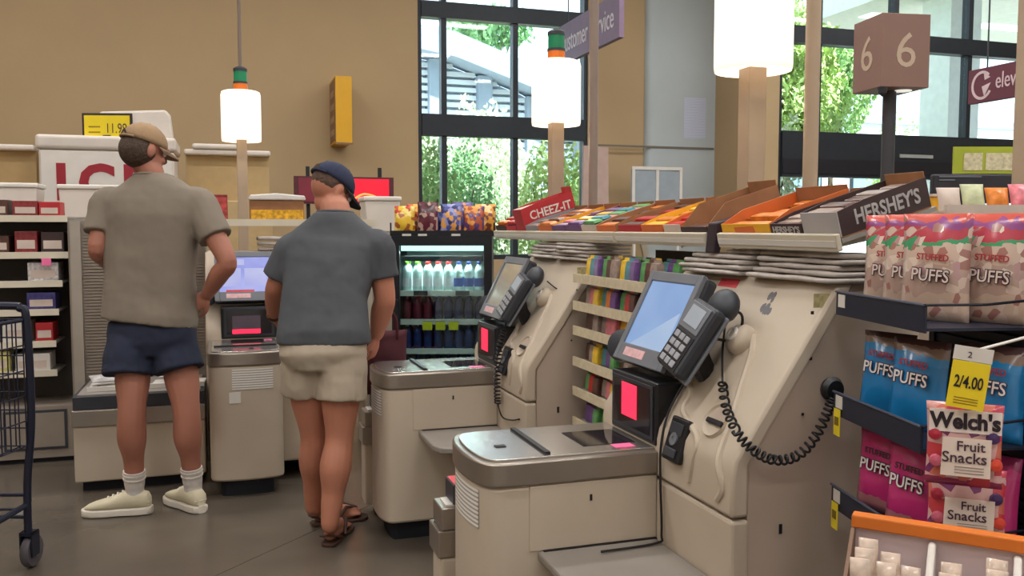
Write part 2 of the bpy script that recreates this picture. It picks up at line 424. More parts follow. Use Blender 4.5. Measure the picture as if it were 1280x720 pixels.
def screen_mat(name, c1, c2, e):
    if name in MATS: return MATS[name]
    m = bpy.data.materials.new(name); m.use_nodes = True; MATS[name] = m
    nt = m.node_tree; b = nt.nodes['Principled BSDF']; L = nt.links
    tc = nt.nodes.new('ShaderNodeTexCoord'); g = nt.nodes.new('ShaderNodeTexNoise'); g.inputs['Scale'].default_value = 5
    L.new(tc.outputs['Object'], g.inputs['Vector'])
    cr = nt.nodes.new('ShaderNodeValToRGB'); cr.color_ramp.elements[0].position = .35; cr.color_ramp.elements[1].position = .65
    cr.color_ramp.elements[0].color = rgb(c1); cr.color_ramp.elements[1].color = rgb(c2)
    L.new(g.outputs['Fac'], cr.inputs['Fac']); b.inputs['Base Color'].default_value = (.02,.02,.025,1); b.inputs['Roughness'].default_value = .12
    L.new(cr.outputs['Color'], b.inputs['Emission Color']); b.inputs['Emission Strength'].default_value = e
    return m

def nose_poly(x_in=0.0, off=0.0):
    w_ = .18+off
    P = [(x_in, -w_), (-.44, -w_)]
    for k in range(1, 16):
        t = -PI/2+PI*k/16
        P.append((-.44-(.08+off)*abs(math.cos(t))**.55, w_*math.sin(t)))
    P += [(-.44, w_), (x_in, w_)]
    return P
def frame_mat(o, right, up):
    right = Vector(right).normalized(); up = Vector(up).normalized(); n = right.cross(up).normalized(); up = n.cross(right)
    m = Matrix((right, up, n)).transposed().to_4x4(); m.translation = Vector(o); return m
def coil(path, r, turns, n=14):
    path = [Vector(p) for p in path]; out = []
    N = turns*n
    for i in range(N+1):
        s = i/N*(len(path)-1); k = min(int(s), len(path)-2); f = s-k
        p0 = path[max(k-1,0)]; p1 = path[k]; p2 = path[k+1]; p3 = path[min(k+2,len(path)-1)]
        p = .5*((2*p1)+(-p0+p2)*f+(2*p0-5*p1+4*p2-p3)*f*f+(-p0+3*p1-3*p2+p3)*f**3)
        t = (p2-p1).normalized(); a = t.cross(Vector((0,1,.01))).normalized(); b = a.cross(t)
        ph = 2*PI*i/n; out.append(p+a*r*math.cos(ph)+b*r*math.sin(ph))
    return out
def spline(pts, n=8):
    P = [Vector(p) for p in pts]; out = []
    for k in range(len(P)-1):
        p0, p1, p2, p3 = P[max(k-1,0)], P[k], P[k+1], P[min(k+2,len(P)-1)]
        for i in range(n):
            f = i/n; out.append(.5*((2*p1)+(-p0+p2)*f+(2*p0-5*p1+4*p2-p3)*f*f+(-p0+3*p1-3*p2+p3)*f**3))
    return out+[P[-1]]
SL = Vector((.29, 0, .433)).normalized(); SN = Vector((-.433, 0, .29)).normalized()     # slope of the sloping front
def on_slope(y, s, off=0.0): return Vector((0, y, .79))+SL*s+SN*off
SM = lambda y, s, off=0.0: frame_mat(on_slope(y, s, off), (0,-1,0), SL)

def kiosk(loc, rz, label, scr, variant):
    K = empty('self_checkout_kiosk', loc, rz, label, 'checkout kiosk')
    # bed: rounded cabinet, dark plinth, steel rim, scanner plate
    MB().prism(nose_poly(.06, -.05), .0, .085).build('plinth', m_plinth, K)
    MB().prism(nose_poly(0), .085, .672).build('bed_cabinet', m_cream, K, bevel=.012, smooth=True)
    sp = MB().box(-.38, -.002, -.184, -.17, .5 if variant == 'far' else .49, .668).build('side_panel', m_cream, K, bevel=.002)
    MB().box(-.205, -.199, -.187, -.183, .615, .632).build('keyhole', m_black, sp)
    rim = MB().prism(nose_poly(0, .008), .672, .738).build('steel_rim', m_band, K, bevel=.006, smooth=True)
    plate = MB().prism(nose_poly(-.002, -.012), .738, .744).build('scanner_plate', m_steel, K, bevel=.002)
    MB().box(-.325, -.31, -.155, .155, .744, .752).build('scale_divider', m_black, plate)
    MB().box(-.43, -.4, -.04, -.018, .744, .747).build('weight_sensor', m_black, plate)
    MB().box(-.19, -.03, -.10, .07, .744, .7455).build('scanner_window', m_dglass, plate)
    MB().box(-.11, -.05, -.145, -.105, .744, .7452).build('pink_patch', M('pink_patch', (235,110,160), .5), plate)  # pink patch paints the red scan glow onto the plate
    # notice on the nose
    Pn = [p for p in nose_poly(0, .0025) if abs(p[1]) < .17 and p[0] < -.44]
    Pn = [p for p in Pn if -.15 < p[1] < .09]
    mb = MB(); n_ = len(Pn)
    mb.add([(p[0], p[1], .55) for p in Pn]+[(p[0], p[1], .655) for p in Pn]+[(p[0]+.0015, p[1], .55) for p in Pn]+[(p[0]+.0015, p[1], .655) for p in Pn],
           [(i, i+1, i+1+n_, i+n_) for i in range(n_-1)]+[(i+2*n_, i+3*n_, i+1+3*n_, i+1+2*n_) for i in range(n_-1)])
    mb.build('notice_sheet', m_notice, K)
    if variant == 'far':
        MB().box(-.5235, -.5195, .03, .085, .485, .54).build('small_sticker', m_white, K)
    # side tray towards the user's right
    tr_ = [(-.355, -.17), (-.355, -.45), (-.335, -.50), (-.29, -.52), (-.002, -.52), (-.002, -.17)]
    if variant != 'far':
        MB().prism(tr_, .462, .487).build('bag_tray', m_greytray, K, bevel=.006)
        MB().prism([(-.34,-.172), (-.34,-.19), (-.002,-.19), (-.002,-.172)], .486, .4895).build('tray_gap', m_black, K)
    else:
        MB().box(-.25, -.002, -.50, -.185, .1, .487).build('side_cabinet', m_cream, K, bevel=.01)
    # bagging cabinet on the user's left
    bx, b0, b1 = (-.19, .21, .845) if variant == 'far' else (-.53, .21, .33)
    be = .34 if variant == 'far' else .0
    MB().box(bx+.05, be-.04, b0+.03, b1-.03, 0, .055).build('bagging_plinth', m_plinth, K)
    MB().box(bx, be, b0, b1, .056, .345).build('bagging_cabinet', m_cream, K, bevel=.008)
    MB().box(bx-.01, be+.005, b0-.002, b1+.006, .346, .43).build('bagging_band', m_band, K, bevel=.004)
    MB().box(bx+.002, be, b0, b1, .431, .5).build('bagging_rail', m_dark if variant == 'far' else m_band, K, bevel=.004)
    MB().box(bx+.02, be-.01, b0+.02, b1-.02, .5, .506).build('bagging_plate', m_greytray if variant == 'far' else m_white, K)
    if variant != 'far':
        MB().box(-.49, -.06, .215, .32, .507, .57).build('coupon_box', m_dark, K, bevel=.004)
        MB().box(-.485, -.3, .22, .315, .57, .572).build('red_label', m_redpale, K)
    # tower
    core = [(.05,.05), (.05,.79), (.34,1.223), (.55,1.223), (.55,.05)]
    MB().box(.08, .5, -.52, .16, 0, .05).build('tower_plinth', m_plinth, K)
    body = MB().prism(core, -.556, .19, 'y').build('tower_body', m_taupe, K, bevel=.004)
    MB().box(0, .049, -.566, .2, .06, .655).build('lower_door', m_cream, K, bevel=.008)
    fac = [(0,.661), (0,.77), (.006,.80), (.022,.826), (.288,1.222), (.338,1.222), (.049,.79), (.049,.661)]
    fp = MB().prism(fac, -.566, .2, 'y').build('front_fascia', m_cream, K, bevel=.010, smooth=True)
    # raised mouldings pressed into the fascia
    def mould(pts, r=.011): return MB().tube(spline(pts, 6), r, 8).build('moulding', m_cream, fp, smooth=True)
    mould([on_slope(-.19, .17), on_slope(-.235, .13), on_slope(-.25, .08), on_slope(-.375, .03), Vector((.002,-.375,.76)), Vector((.002,-.36,.70))])
    mould([on_slope(-.36, .34), on_slope(-.395, .29), on_slope(-.43, .2), on_slope(-.47, .1), Vector((.003,-.50,.79)), Vector((.002,-.525,.73)), Vector((.002,-.5,.69))])
    # screws and slots in the side panel
    for x, z, a, b in ((.155,1.073,.004,.014), (.162,1.153,.004,.004), (.16,1.04,.004,.004), (.141,.903,.003,.003), (.084,.621,.004,.012)):
        MB().box(x+.06-a, x+.06+a, -.5585, -.556, z-b, z+b).build('fastener', m_black, body)
    MB().box(.225, .29, -.558, -.556, 1.165, 1.2).build('rating_label', M('rating_label', (176,164,120), .5, var=.25, scale=90), body)
    # bill acceptor, coin cup, cup shaped lock cover
    ba = MB().box(-.045, .045, -.06, .06, -.008, .012).build('bill_acceptor', m_black, K, bevel=.006)
    ba.matrix_local = frame_mat((.008, -.285, .79), (0,-1,0), (.14,0,.43))
    MB().box(-.032, .032, .012, .045, .012, .016).build('bill_slot', m_dark, ba, bevel=.002)
    MB().lathe([(.018,.012), (.018,.017), (.008,.017), (.007,.014)], 16).build('emblem_ring', m_midgrey, ba)
    MB().box(-.03, .03, -.05, -.025, .012, .018).build('bill_mouth', m_dark, ba, bevel=.004)
    cm = SM(-.415, .09, .001)
    cc = MB().lathe([(.001,.001), (.036,.001), (.042,.004), (.046,.010), (.048,.004), (.050,-.003)], 20).build('coin_cup', m_cream, K, smooth=True); cc.matrix_local = cm
    MB().prism([(-.036,-.002), (.036,-.002)]+[(.036*math.cos(t*PI/8), .004+.036*math.sin(t*PI/8)) for t in range(9)], .002, .006).build('coin_recess', m_taupe, cc)
    MB().box(-.036, .036, -.012, .002, .002, .012).build('coin_lip', m_black, cc, bevel=.003)
    lk = MB().lathe([(.001,-.01), (.044,-.01), (.044,.012), (.036,.026), (.02,.034), (.001,.036)], 20).build('lock_cover', m_cream, K, smooth=True); lk.matrix_local = SM(-.325, .32, .006)
    MB().lathe([(.022,.026), (.020,.039), (.012,.039), (.012,.030)], 14).build('lock_ring', m_white, lk)
    if variant == 'near':
        sm = MB()
        rnd = random.Random(5)
        for k in range(16):
            a_, b_2 = rnd.gauss(0,.014), rnd.gauss(0,.018); r_ = rnd.uniform(.005,.011)
            sm.prism([(a_+r_*math.cos(t*PI/4), b_2+r_*math.sin(t*PI/4)*1.5) for t in range(8)], 0, .0006+k*.00005)
        so = sm.build('glue_residue', M('glue_residue', (112,110,112), .8), K); so.matrix_local = SM(-.335, .425, .0005)
        ls = MB().box(-.05, .05, -.014, .014, 0, .001).build('red_sticker', m_redpale, K); ls.matrix_local = SM(-.10, .49, .001)
    # scanner tower with red window
    sc = MB().box(-.005, .16, -.18, .12, .746, .925).build('scanner_tower', m_black, K, bevel=.008)
    MB().box(-.009, -.005, -.165, .105, .76, .915).build('scanner_frame', m_dark, sc, bevel=.003)
    MB().box(-.0105, -.0092, -.15, .09, .772, .905).build('tower_glass', m_dglass, sc)
    MB().box(-.0125, -.0107, -.07 if variant != 'far' else -.09, .03 if variant != 'far' else .06, .80 if variant != 'far' else .775, .9 if variant != 'far' else .80).build('scan_light', m_red, sc, bevel=.003)
    if variant == 'far':
        MB().box(-.0125, -.0107, -.09, .06, .80, .875).build('smoky_plate', M('smoky_glass', (96,84,96), .2), sc)  # smoky purple grey plate over the upper glass
    # monitor on a neck
    MB().tube([(.17,-.02,.98), (.10,-.02,1.05)], .035, 10).build('monitor_neck', m_dark, K)
    mo = MB().box(-.160, .160, -.15, .15, -.05, -.006).build('monitor', m_dark, K, bevel=.012)
    mo.matrix_local = frame_mat((.085,-.012,1.088), (0,-1,0), (.135,0,.27))
    bz = MB()
    for a in ((-.161,-.135,-.151,.151), (.135,.161,-.151,.151), (-.135,.135,.118,.151), (-.135,.135,-.151,-.095)): bz.box(a[0],a[1],a[2],a[3],-.008,.008)
    bz.build('bezel', m_midgrey, mo, bevel=.003)
    MB().box(-.136, .136, -.096, .119, -.006, .001).build('screen', scr, mo)
    MB().box(-.10, .03, -.134, -.107, .008, .009).build('bezel_sticker', m_pinkpr, mo)
    if variant == 'far':
        blk = screen_mat('screen_block', (196,200,240), (176,180,236), .9)
        for a in ((-.12,-.02,-.06,.05), (0,.12,-.06,.05), (-.12,.0,.07,.105)): MB().box(a[0],a[1],a[2],a[3],.0015,.002).build('screen_overlay', blk, mo)
        MB().box(-.1, .05, -.094, -.082, .0015,.002).build('red_bar', m_redpale, mo)
    if variant == 'near':
        mt = screen_mat('screen_reflection', (186,208,238), (176,202,236), .8)
        MB().prism([(-.10,-.094), (.115,-.094), (.115,.03), (.03,-.02)], .0015, .002).build('screen_overlay', mt, mo)  # diagonal reflection painted on the screen as a lighter emissive patch
    # round speaker on the far edge
    sk = MB().lathe([(.001,-.03), (.05,-.03), (.055,-.01), (.05,.012), (.03,.02), (.001,.02)], 20).build('speaker_pod', m_dark, K, smooth=True)
    sk.matrix_local = frame_mat((.06,.18,.985), (0,-1,0), (.25,0,.9)) @ Matrix.Rotation(.5, 4, 'Y')
    # payment terminal on an arm
    MB().tube([on_slope(-.24, .2, -.01), on_slope(-.255, .23, .05), (.075,-.26,1.05)], [.03,.028,.03], 10).build('terminal_arm', m_black, K)
    pm = frame_mat((.045,-.265,1.065), (-.10,-1,-.20), (.20,-.10,.36))
    pt = MB().box(-.07, .07, -.105, .105, -.028, .012).build('payment_terminal', m_dark, K, bevel=.012); pt.matrix_local = pm
    MB().box(-.074, .074, -.112, .1, -.038, -.0285).build('terminal_cradle', m_midgrey, pt, bevel=.006)
    MB().box(-.058, .058, .015, .095, .0122, .016).build('display_frame', m_midgrey, pt, bevel=.003)
    MB().box(-.042, .042, .03, .085, .0165, .0175).build('display', M('lcd_grey', (160,168,178), .3), pt)
    MB().box(-.058, .058, -.097, .008, .0122, .014).build('keypad_plate', m_black, pt)
    for r_ in range(4):
        for c_2 in range(3):
            MB().box(-.045+c_2*.032, -.019+c_2*.032, -.09+r_*.025, -.072+r_*.025, .0142, .018).build('key', M('key_grey', (150,150,156), .5), pt, bevel=.002)
    if variant != 'far':
        st = MB().ell((0,.12,-.04), (.06,.05,.035), 14, 8).build('stylus_hood', m_dark, pt, smooth=True)
    return K
scr_near = screen_mat('screen_blue', (138,172,222), (152,184,228), .85)
scr_mid = screen_mat('screen_beige', (150,140,122), (160,150,132), .8)
scr_far = screen_mat('screen_lilac', (150,156,228), (176,182,240), .95)
K1 = kiosk((1.14,2.37,0), 0, 'beige self checkout kiosk with bright blue screen and coiled black cord', scr_near, 'near')
K2 = kiosk((1.13,3.87,0), 0, 'beige self checkout kiosk with dull beige screen beside the drinks cooler', scr_mid, 'mid')
K3 = kiosk((.085,5.09,0), PI/2, 'beige self checkout kiosk with lilac screen between the two men', scr_far, 'far')

# cords of the kiosks (parts that hang from them)
def cord(K, pts, r, name='cord'): return MB().tube(pts, r, 7).build(name, m_black, K, smooth='all')
p = cord(K1, spline([(.09,-.31,1.12), (.10,-.315,1.14), (.165,-.335,1.13), (.16,-.32,1.06), (.12,-.29,1.06)]), .004, 'terminal_cable')
def fascia_at(u, v, off):
    """point a little in front of the first kiosk's sloping fascia, local to that kiosk"""
    P0 = K1.location+Vector((0,0,.79))+SN*off; r = ray(u, v); return _C+r*((P0-_C).dot(SN)/r.dot(SN))-K1.location
k1l = Vector(K1.location)
cp = [fascia_at(903,478,.02), fascia_at(908,510,.022)]+[on_y(u, v, yy)-k1l for u, v, yy in ((922,541,1.80), (942,563,1.775), (968,575,1.770), (996,570,1.770), (1018,548,1.772), (1033,518,1.775), (1040,500,1.782))]
cord(K1, spline([(.07,-.33,1.12), fascia_at(905,400,.04), fascia_at(903,440,.03), fascia_at(903,478,.031)])+coil(cp, .0105, 30), .0032, 'coiled_cord')
MB().lathe([(.001,-.012), (.028,-.012), (.032,0), (.024,.012), (.001,.014)], 16).build('cord_plug', m_black, K1, smooth=True, loc=on_y(1041,487,1.79)-k1l, rot=(PI/2,0,0))
cord(K1, spline([on_slope(-.19,.16,.012), on_slope(-.2,.06,.012), (-.006,-.215,.76), (-.012,-.225,.66), (-.012,-.235,.52), (-.03,-.24,.495), (-.2,-.25,.494)]), .0035, 'power_lead')
cord(K2, spline([(.07,-.31,1.10), (.02,-.30,1.0), (.0,-.28,.92)])+coil([(.0,-.28,.92), (-.02,-.27,.82), (-.025,-.26,.70), (-.02,-.25,.60)], .012, 20), .0035, 'coiled_cord')
cord(K2, spline([(-.02,-.25,.60), (-.015,-.3,.55), (-.012,-.42,.56), (-.004,-.5,.58)]), .0035, 'power_lead')
cord(K2, spline([(.19,-.30,1.13), (.21,-.38,1.10), (.215,-.50,1.10), (.22,-.566,1.11)]), .003, 'scanner_cable')

# ================================================================ CANDY SHELVES OVER THE KIOSK ROW
m_lip = M('cream_shelf_lip', (206,196,176), .5, var=.05)
m_kraft = M('kraft_cardboard', (150,104,70), .8, var=.12, scale=14)
m_shelfgrey = M('grey_shelf_steel', (150,144,136), .5)
m_hb = M('dark_brown_card', (62,44,44), .45, var=.08)
m_silver = M('silver_print', (176,170,168), .35, var=.06)
m_yel = M('yellow_card', (226,166,40), .5, var=.08)
m_org = M('orange_card', (205,104,48), .5, var=.1)
m_redc = M('red_card', (176,40,46), .5, var=.08)
m_ltcard = M('pale_card', (200,182,170), .6, var=.1)
m_pur = M('purple_card', (104,66,110), .5, var=.15)
m_grcard = M('grey_card', (140,138,140), .6, var=.12)
TILT = math.radians(16)
def bar_mesh(w, d, h, name='candy_bar'):
    """wrapped bar: pillow body with flat crimped ends, along y"""
    mb = MB(); rings = []
    for t, k in ((0,.12), (.07,.15), (.12,.9), (.2,1), (.8,1), (.88,.9), (.93,.15), (1,.12)):
        hh = h*k/2
        rings.append([(-d/2, w*t, h/2-hh*.7), (-d*.4, w*t, h/2-hh), (d*.4, w*t, h/2-hh), (d/2, w*t, h/2-hh*.7),
                      (d/2, w*t, h/2+hh*.7), (d*.4, w*t, h/2+hh), (-d*.4, w*t, h/2+hh), (-d/2, w*t, h/2+hh*.7)])
    mb.loft(rings); return mb
_bars = {}
def bar_obj(w, d, h, mat):
    k = (round(w,3), d, h, mat.name)
    if k not in _bars:
        me = bar_mesh(w, d, h).mesh('candy_bar'); me.materials.append(mat); _bars[k] = me
    return bpy.data.objects.new('candy_bar', _bars[k])
def candy_shelf(x, y0, y1, z, label, legs, depth=.30, drop=.08):
    S = empty('candy_shelf', (x, y0, z), 0, label, 'shelf', rot=(0,-TILT,0))
    W_ = y1-y0
    MB().box(.004, depth, 0, W_, -.012, -.001).build('board', m_shelfgrey, S)
    MB().box(-.012, .003, 0, W_, -.03, .014).build('lip', m_lip, S, bevel=.003)
    MB().box(-.0145, -.0122, .005, W_-.005, -.018, -.002).build('ticket_strip', m_white, S)
    for yy in legs:
        MB().prism([(.02,-.013), (.26,-.013), (.26,-.013-drop-.075), (.235,-.013-drop-.075), (.235,-.05), (.02,-.03)], yy, yy+.012, 'y').build('bracket', m_lip, S)
    return S
def tray(S, y0, y1, side, front, bars, label, L=.28, h=.05, hf=.038, inside=None, nb=6, level=.03, barlabel=None, group=None, x0=.006, cat='candy box'):
    """open display box lying on a tilted shelf, with wrapped bars in it"""
    base = S.matrix_basis @ Matrix.Translation((x0, y0, 0))
    T = empty('candy_box', base.to_translation(), 0, label, cat, rot=(0,-TILT,0))
    w_ = y1-y0-.004; t = .003
    MB().box(0, L, 0, w_, 0, t).build('bottom', inside or m_kraft, T)
    MB().prism([(t,t), (L,t), (L,h*1.05), (L*.3,h), (t,hf)], 0, t, 'y').build('side_wall', side, T)
    MB().prism([(t,t), (L,t), (L,h*1.05), (L*.3,h), (t,hf)], w_-t, w_, 'y').build('side_wall', side, T)
    MB().box(L-t, L, t, w_-t, t, h*1.25).build('back_wall', inside or m_kraft, T)
    MB().box(0, t, 0, w_, t, hf).build('front_wall', front, T)
    if bars:
        d = .038
        for k in range(nb):
            mat = bars[k % len(bars)]
            o = bar_obj(w_-.014, d, .018, mat)
            COL.objects.link(o)
            o.matrix_basis = base @ Matrix.Translation((.026+k*(L-.05)/max(nb-1,1), .007, level-.009+.006*math.sin(k*2.1)))
            tag(o, barlabel, 'candy bar', group)
    return T
m_barbrown = M('brown_wrapper', (92,62,52), .3, var=.25, scale=40); m_barsilver = M('silver_brown_wrapper', (150,132,122), .3, var=.25, scale=50)
m_barorange = M('orange_wrapper', (214,124,44), .3, var=.25, scale=40); m_baryellow = M('yellow_wrapper', (226,186,60), .3, var=.2, scale=40)
m_barred = M('red_wrapper', (190,48,46), .3, var=.25, scale=40); m_barpurple = M('purple_wrapper', (110,74,132), .3, var=.3, scale=40)
m_bargreen = M('green_wrapper', (96,156,92), .3, var=.3, scale=40); m_barpink = M('pink_wrapper', (214,120,130), .3, var=.3, scale=40); m_barteal = M('teal_wrapper', (70,130,140), .3, var=.3, scale=40)
SX = 1.42
S1 = candy_shelf(SX, 1.79, 2.335, 1.333, 'cream lipped candy shelf over the kiosk with bright blue screen', (.05,.48))
T1 = tray(S1, .002, .148, m_hb, m_silver, [m_barsilver, m_barbrown], "dark brown chocolate box lettered HERSHEY'S on its long side", h=.075, hf=.066, nb=7, level=.058, barlabel='silver and brown wrapped bar in the dark brown lettered box', group='bars in the dark brown box')
text("HERSHEY'S", .052, m_silver, T1, (.15,-.0008,.038), (PI/2,0,0), .0006, bold=.0012, sx=.82)
T2 = tray(S1, .15, .29, m_hb, m_hb, [m_barbrown, m_barsilver], 'brown candy box with silver lettering on its front edge', nb=7, barlabel='brown wrapped bar in the box with silver front lettering', group='bars in the brown box')
text("HERSHEY'S", .026, m_silver, T2, (-.0008,.068,.02), (PI/2,0,-PI/2), .0006, bold=.0006, sx=.95)
T3 = tray(S1, .293, .54, m_org, m_yel, [m_barorange], 'wide yellow fronted candy box with orange sides', nb=4, L=.28, h=.06, level=.026, barlabel='orange wrapped bar in the wide yellow fronted box', group='bars in the yellow box')
MB().prism([(.07,.012), (.17,.010), (.175,.028), (.075,.032)], -.0012, -.0002, 'x').build('printed_label', m_org, T3)
# dark divider between the shelves
dv = tag(MB().prism([(1.405,1.285), (1.43,1.285), (1.45,1.36), (1.72,1.43), (1.72,1.45), (1.415,1.375)], 2.352, 2.40, 'y').build('shelf_divider', M('maroon_black_metal', (48,34,42), .5), bevel=.004), 'dark maroon divider bracket between two candy shelves', 'divider')
S2 = candy_shelf(SX, 2.41, 3.07, 1.333, 'cream lipped candy shelf over the packed gondola between kiosks', (.25,.62), drop=.03)
tray(S2, .003, .17, m_kraft, m_hb, [m_barbrown], 'nearly empty tall brown cardboard candy tray', h=.085, hf=.03, nb=2, level=.02, barlabel='dark brown bar left in the nearly empty tray', group='bars in the nearly empty tray')
tray(S2, .173, .29, m_org, m_ltcard, [m_barred], 'candy box with red wrapped bars', nb=5, barlabel='red wrapped bar in a pale fronted box', group='bars in the red bar box')
tray(S2, .293, .46, m_yel, m_org, [m_baryellow, m_barorange], 'orange fronted candy box of yellow and orange bars', nb=6, barlabel='yellow or orange bar in the orange fronted box', group='bars in the orange fronted box')
tray(S2, .463, .655, m_kraft, m_redc, [m_barbrown, m_barred], 'red fronted candy box with kraft cardboard sides', nb=5, barlabel='brown or red bar in the red fronted box', group='bars in the red fronted box')
S3 = candy_shelf(SX, 3.09, 4.66, 1.333, 'long cream lipped candy shelf over the kiosk with dull screen', (.30,.9,1.3))
tray(S3, .003, .18, m_kraft, m_org, [m_barorange, m_barbrown], 'orange fronted candy box beside the pale fronted one', nb=5, barlabel='orange or brown bar beside the pale fronted box', group='bars in the kraft box')
tray(S3, .183, .34, m_ltcard, m_ltcard, [m_bargreen, m_barteal, m_barpink], 'pale fronted candy box of green teal and pink packs', nb=7, level=.045, barlabel='brightly coloured pack in the pale fronted box', group='packs in the pale box')
tray(S3, .343, .52, m_pur, m_pur, [m_barpurple, m_baryellow], 'purple candy box of purple and yellow bars', nb=6, level=.04, barlabel='purple or yellow bar in the purple box', group='bars in the purple box')
tray(S3, .523, .69, m_yel, m_pur, [m_barpurple, m_barpink], 'purple fronted candy box with yellow sides', nb=6, barlabel='purple or pink bar in the yellow sided box', group='bars in the yellow sided box')
tray(S3, .693, .88, m_org, m_org, [m_barorange, m_barbrown], 'all orange candy box standing beside the grey one', nb=6, level=.04, barlabel='orange or brown bar in the all orange box', group='bars in the all orange box')
tray(S3, .883, 1.06, m_grcard, m_grcard, [m_barsilver], 'grey candy box next to the tall red cracker box', nb=5, barlabel='silver pack in the grey box', group='packs in the grey box')
cz = tray(S3, 1.065, 1.20, m_redc, m_redc, None, 'tall red snack box lettered CHEEZ-IT in white', L=.29, h=.13, hf=.12, inside=m_redc, cat='snack box')
text('CHEEZ-IT', .06, m_white, cz, (.155,-.001,.075), (PI/2,0,0), .0006, bold=.001, sx=.9)
MB().box(.004, .285, .004, .127, .118, .121).build('top_flap', m_ltcard, cz)
tray(S3, 1.21, 1.38, m_pur, m_redc, [m_barred, m_barpurple], 'red fronted candy box behind the tall red snack box', nb=5, level=.05, barlabel='red or purple bar behind the tall snack box', group='bars behind the tall box')
tray(S3, 1.385, 1.56, m_org, m_hb, [m_barorange, m_barred], 'dark fronted candy box beside the snack bags', nb=5, level=.05, barlabel='orange or red bar in the dark fronted box', group='bars in the dark fronted box')

# folded paper bags piled on the kiosk tops
m_paper = M('grey_newsprint', (176,166,158), .8, var=.12, scale=30, bump=.1, bscale=40)
def folded_bag(w_, d, h, seed):
    """folded limp bundle: rounded front fold, wavy top"""
    rnd = random.Random(seed); rings = []
    n = 9
    for i in range(n+1):
        y = w_*i/n; wob = .0012*math.sin(i*1.3+seed)+rnd.uniform(-.0006,.0006); dx = .006*math.sin(i*.7+seed*2)
        ring = []
        for k in range(7):
            a_ = PI/2+PI*k/6
            ring.append((dx+h/2+h/2*math.cos(a_)*1.3, y, h/2+h/2*math.sin(a_)+wob*(math.sin(a_)+1)/2))
        ring += [(d*.6, y, 0), (d, y, .002), (d, y, h*.75), (d*.5, y, h+wob)]
        rings.append(ring)
    return MB().loft(rings)
def pile(K, spots, group, lab, grp):
    for k, (dx, y, z, w_, h, rz) in enumerate(spots):
        o = folded_bag(w_, .19, h, k+3).build('folded_paper_bag', m_paper, smooth='all')
        o.location = Vector(K.location)+Vector((dx, y, z)); o.rotation_euler = (0,0,rz)
        tag(o, lab, 'paper bag', grp)
def paper_pile(K, seed, lab, grp, y_far, low):
    """two leaning columns of thin folded bags, fold edges to the front"""
    rnd = random.Random(seed); spots = []
    for lay in range(5):
        for y0, w_ in ((-.575,.375), (-.185,.35 if lay < 4 else low)):
            spots.append((.262+rnd.uniform(-.018,.018)+.006*lay, y0+rnd.uniform(0,.012), 1.2235+.0150*lay, w_-rnd.uniform(0,.035), .0125, rnd.uniform(-.02,.02)))
    pile(K, spots, 'a', lab, grp)
paper_pile(K1, 4, 'limp folded grey paper bag piled on the kiosk with bright blue screen', 'folded bags on the blue screen kiosk', 0, .16)
paper_pile(K2, 9, 'limp folded grey paper bag piled on the kiosk with dull screen', 'folded bags on the dull screen kiosk', 0, .30)

# gondola of small packs between the two kiosks
G = empty('candy_gondola', (1.33,2.60,0), 0, 'narrow cream shelving unit packed with small candy between the kiosks', 'shelving')
GW = .68
MB().box(.36, .40, 0, GW, 0, 1.27).build('back_panel', M('dark_peg_panel', (78,70,64), .7), G)
MB().box(0.02, .36, 0, GW, 0, .12).build('base', m_taupe, G)
gz = [.20, .34, .47, .585, .71, .83, .955, 1.055, 1.165]
packm = [m_barred, m_bargreen, m_barpurple, m_barorange, m_barteal, m_baryellow, m_barpink, m_barsilver, m_barbrown]
m_lipc = M('shelf_ticket_edge', (208,194,164), .5, var=.1, scale=50)
def pack_mesh(w_, d, h): return bar_mesh(h, d, w_)
for i, z in enumerate(gz):
    MB().box(0, .36, 0.002, GW-.002, z-.012, z).build('shelf', m_shelfgrey, G)
    MB().box(-.008, -.0005, 0.002, GW-.002, z-.022, z+.014).build('shelf_lip', m_lipc, G)
    for row in (1, 0):
        y = .012; k = 0
        while y < GW-.05:
            w_ = .046
            me_mat = packm[(i*2+k*(1+i % 3)//2+row*3) % len(packm)]
            hgt = .078 if i < 8 else .085
            key = ('pack', me_mat.name, i >= 8)
            if key not in _bars:
                mb = MB(); rings = []
                for t, q, ww in ((0,.75,1), (.05,1,1), (.55,1.05,1), (.84,.9,.98), (.88,.16,1), (1,.14,1)):
                    dd = .015*q; h2 = w_/2*ww
                    rings.append([(-dd,-h2*.9,hgt*t), (-dd*.6,-h2,hgt*t), (dd*.6,-h2,hgt*t), (dd,-h2*.9,hgt*t), (dd,h2*.9,hgt*t), (dd*.6,h2,hgt*t), (-dd*.6,h2,hgt*t), (-dd,h2*.9,hgt*t)])
                me = mb.loft(rings).mesh('candy_pack'); me.materials.append(me_mat); _bars[key] = me
            o = bpy.data.objects.new('candy_pack', _bars[key]); COL.objects.link(o)
            o.location = (1.33+.03+.085*row+.008*((k*7+i*3) % 3), 2.60+y+w_/2, z+.0035); o.rotation_euler = (0,.10,.08*math.sin(k+i))
            cn = me_mat.name.replace('_wrapper', '').replace('_', ' ')
            tag(o, '%s candy pack standing on a shelf of the narrow cream gondola' % cn, 'candy pack', '%s packs in the gondola' % cn)
            y += w_+.007; k += 1
wb = empty('waste_bin', (1.225,2.80,.0), 0, 'plain white rounded bin in front of the candy shelves', 'bin')
MB().lathe([(.05,0), (.062,.003), (.078,.60), (.083,.61), (.083,.63), (.074,.63), (.06,.03)], 24).build('body', m_white, wb, smooth=True)
MB().lathe([(.084,.592), (.087,.6), (.087,.628), (.084,.636)], 24).build('rim', m_white, wb, smooth=True)

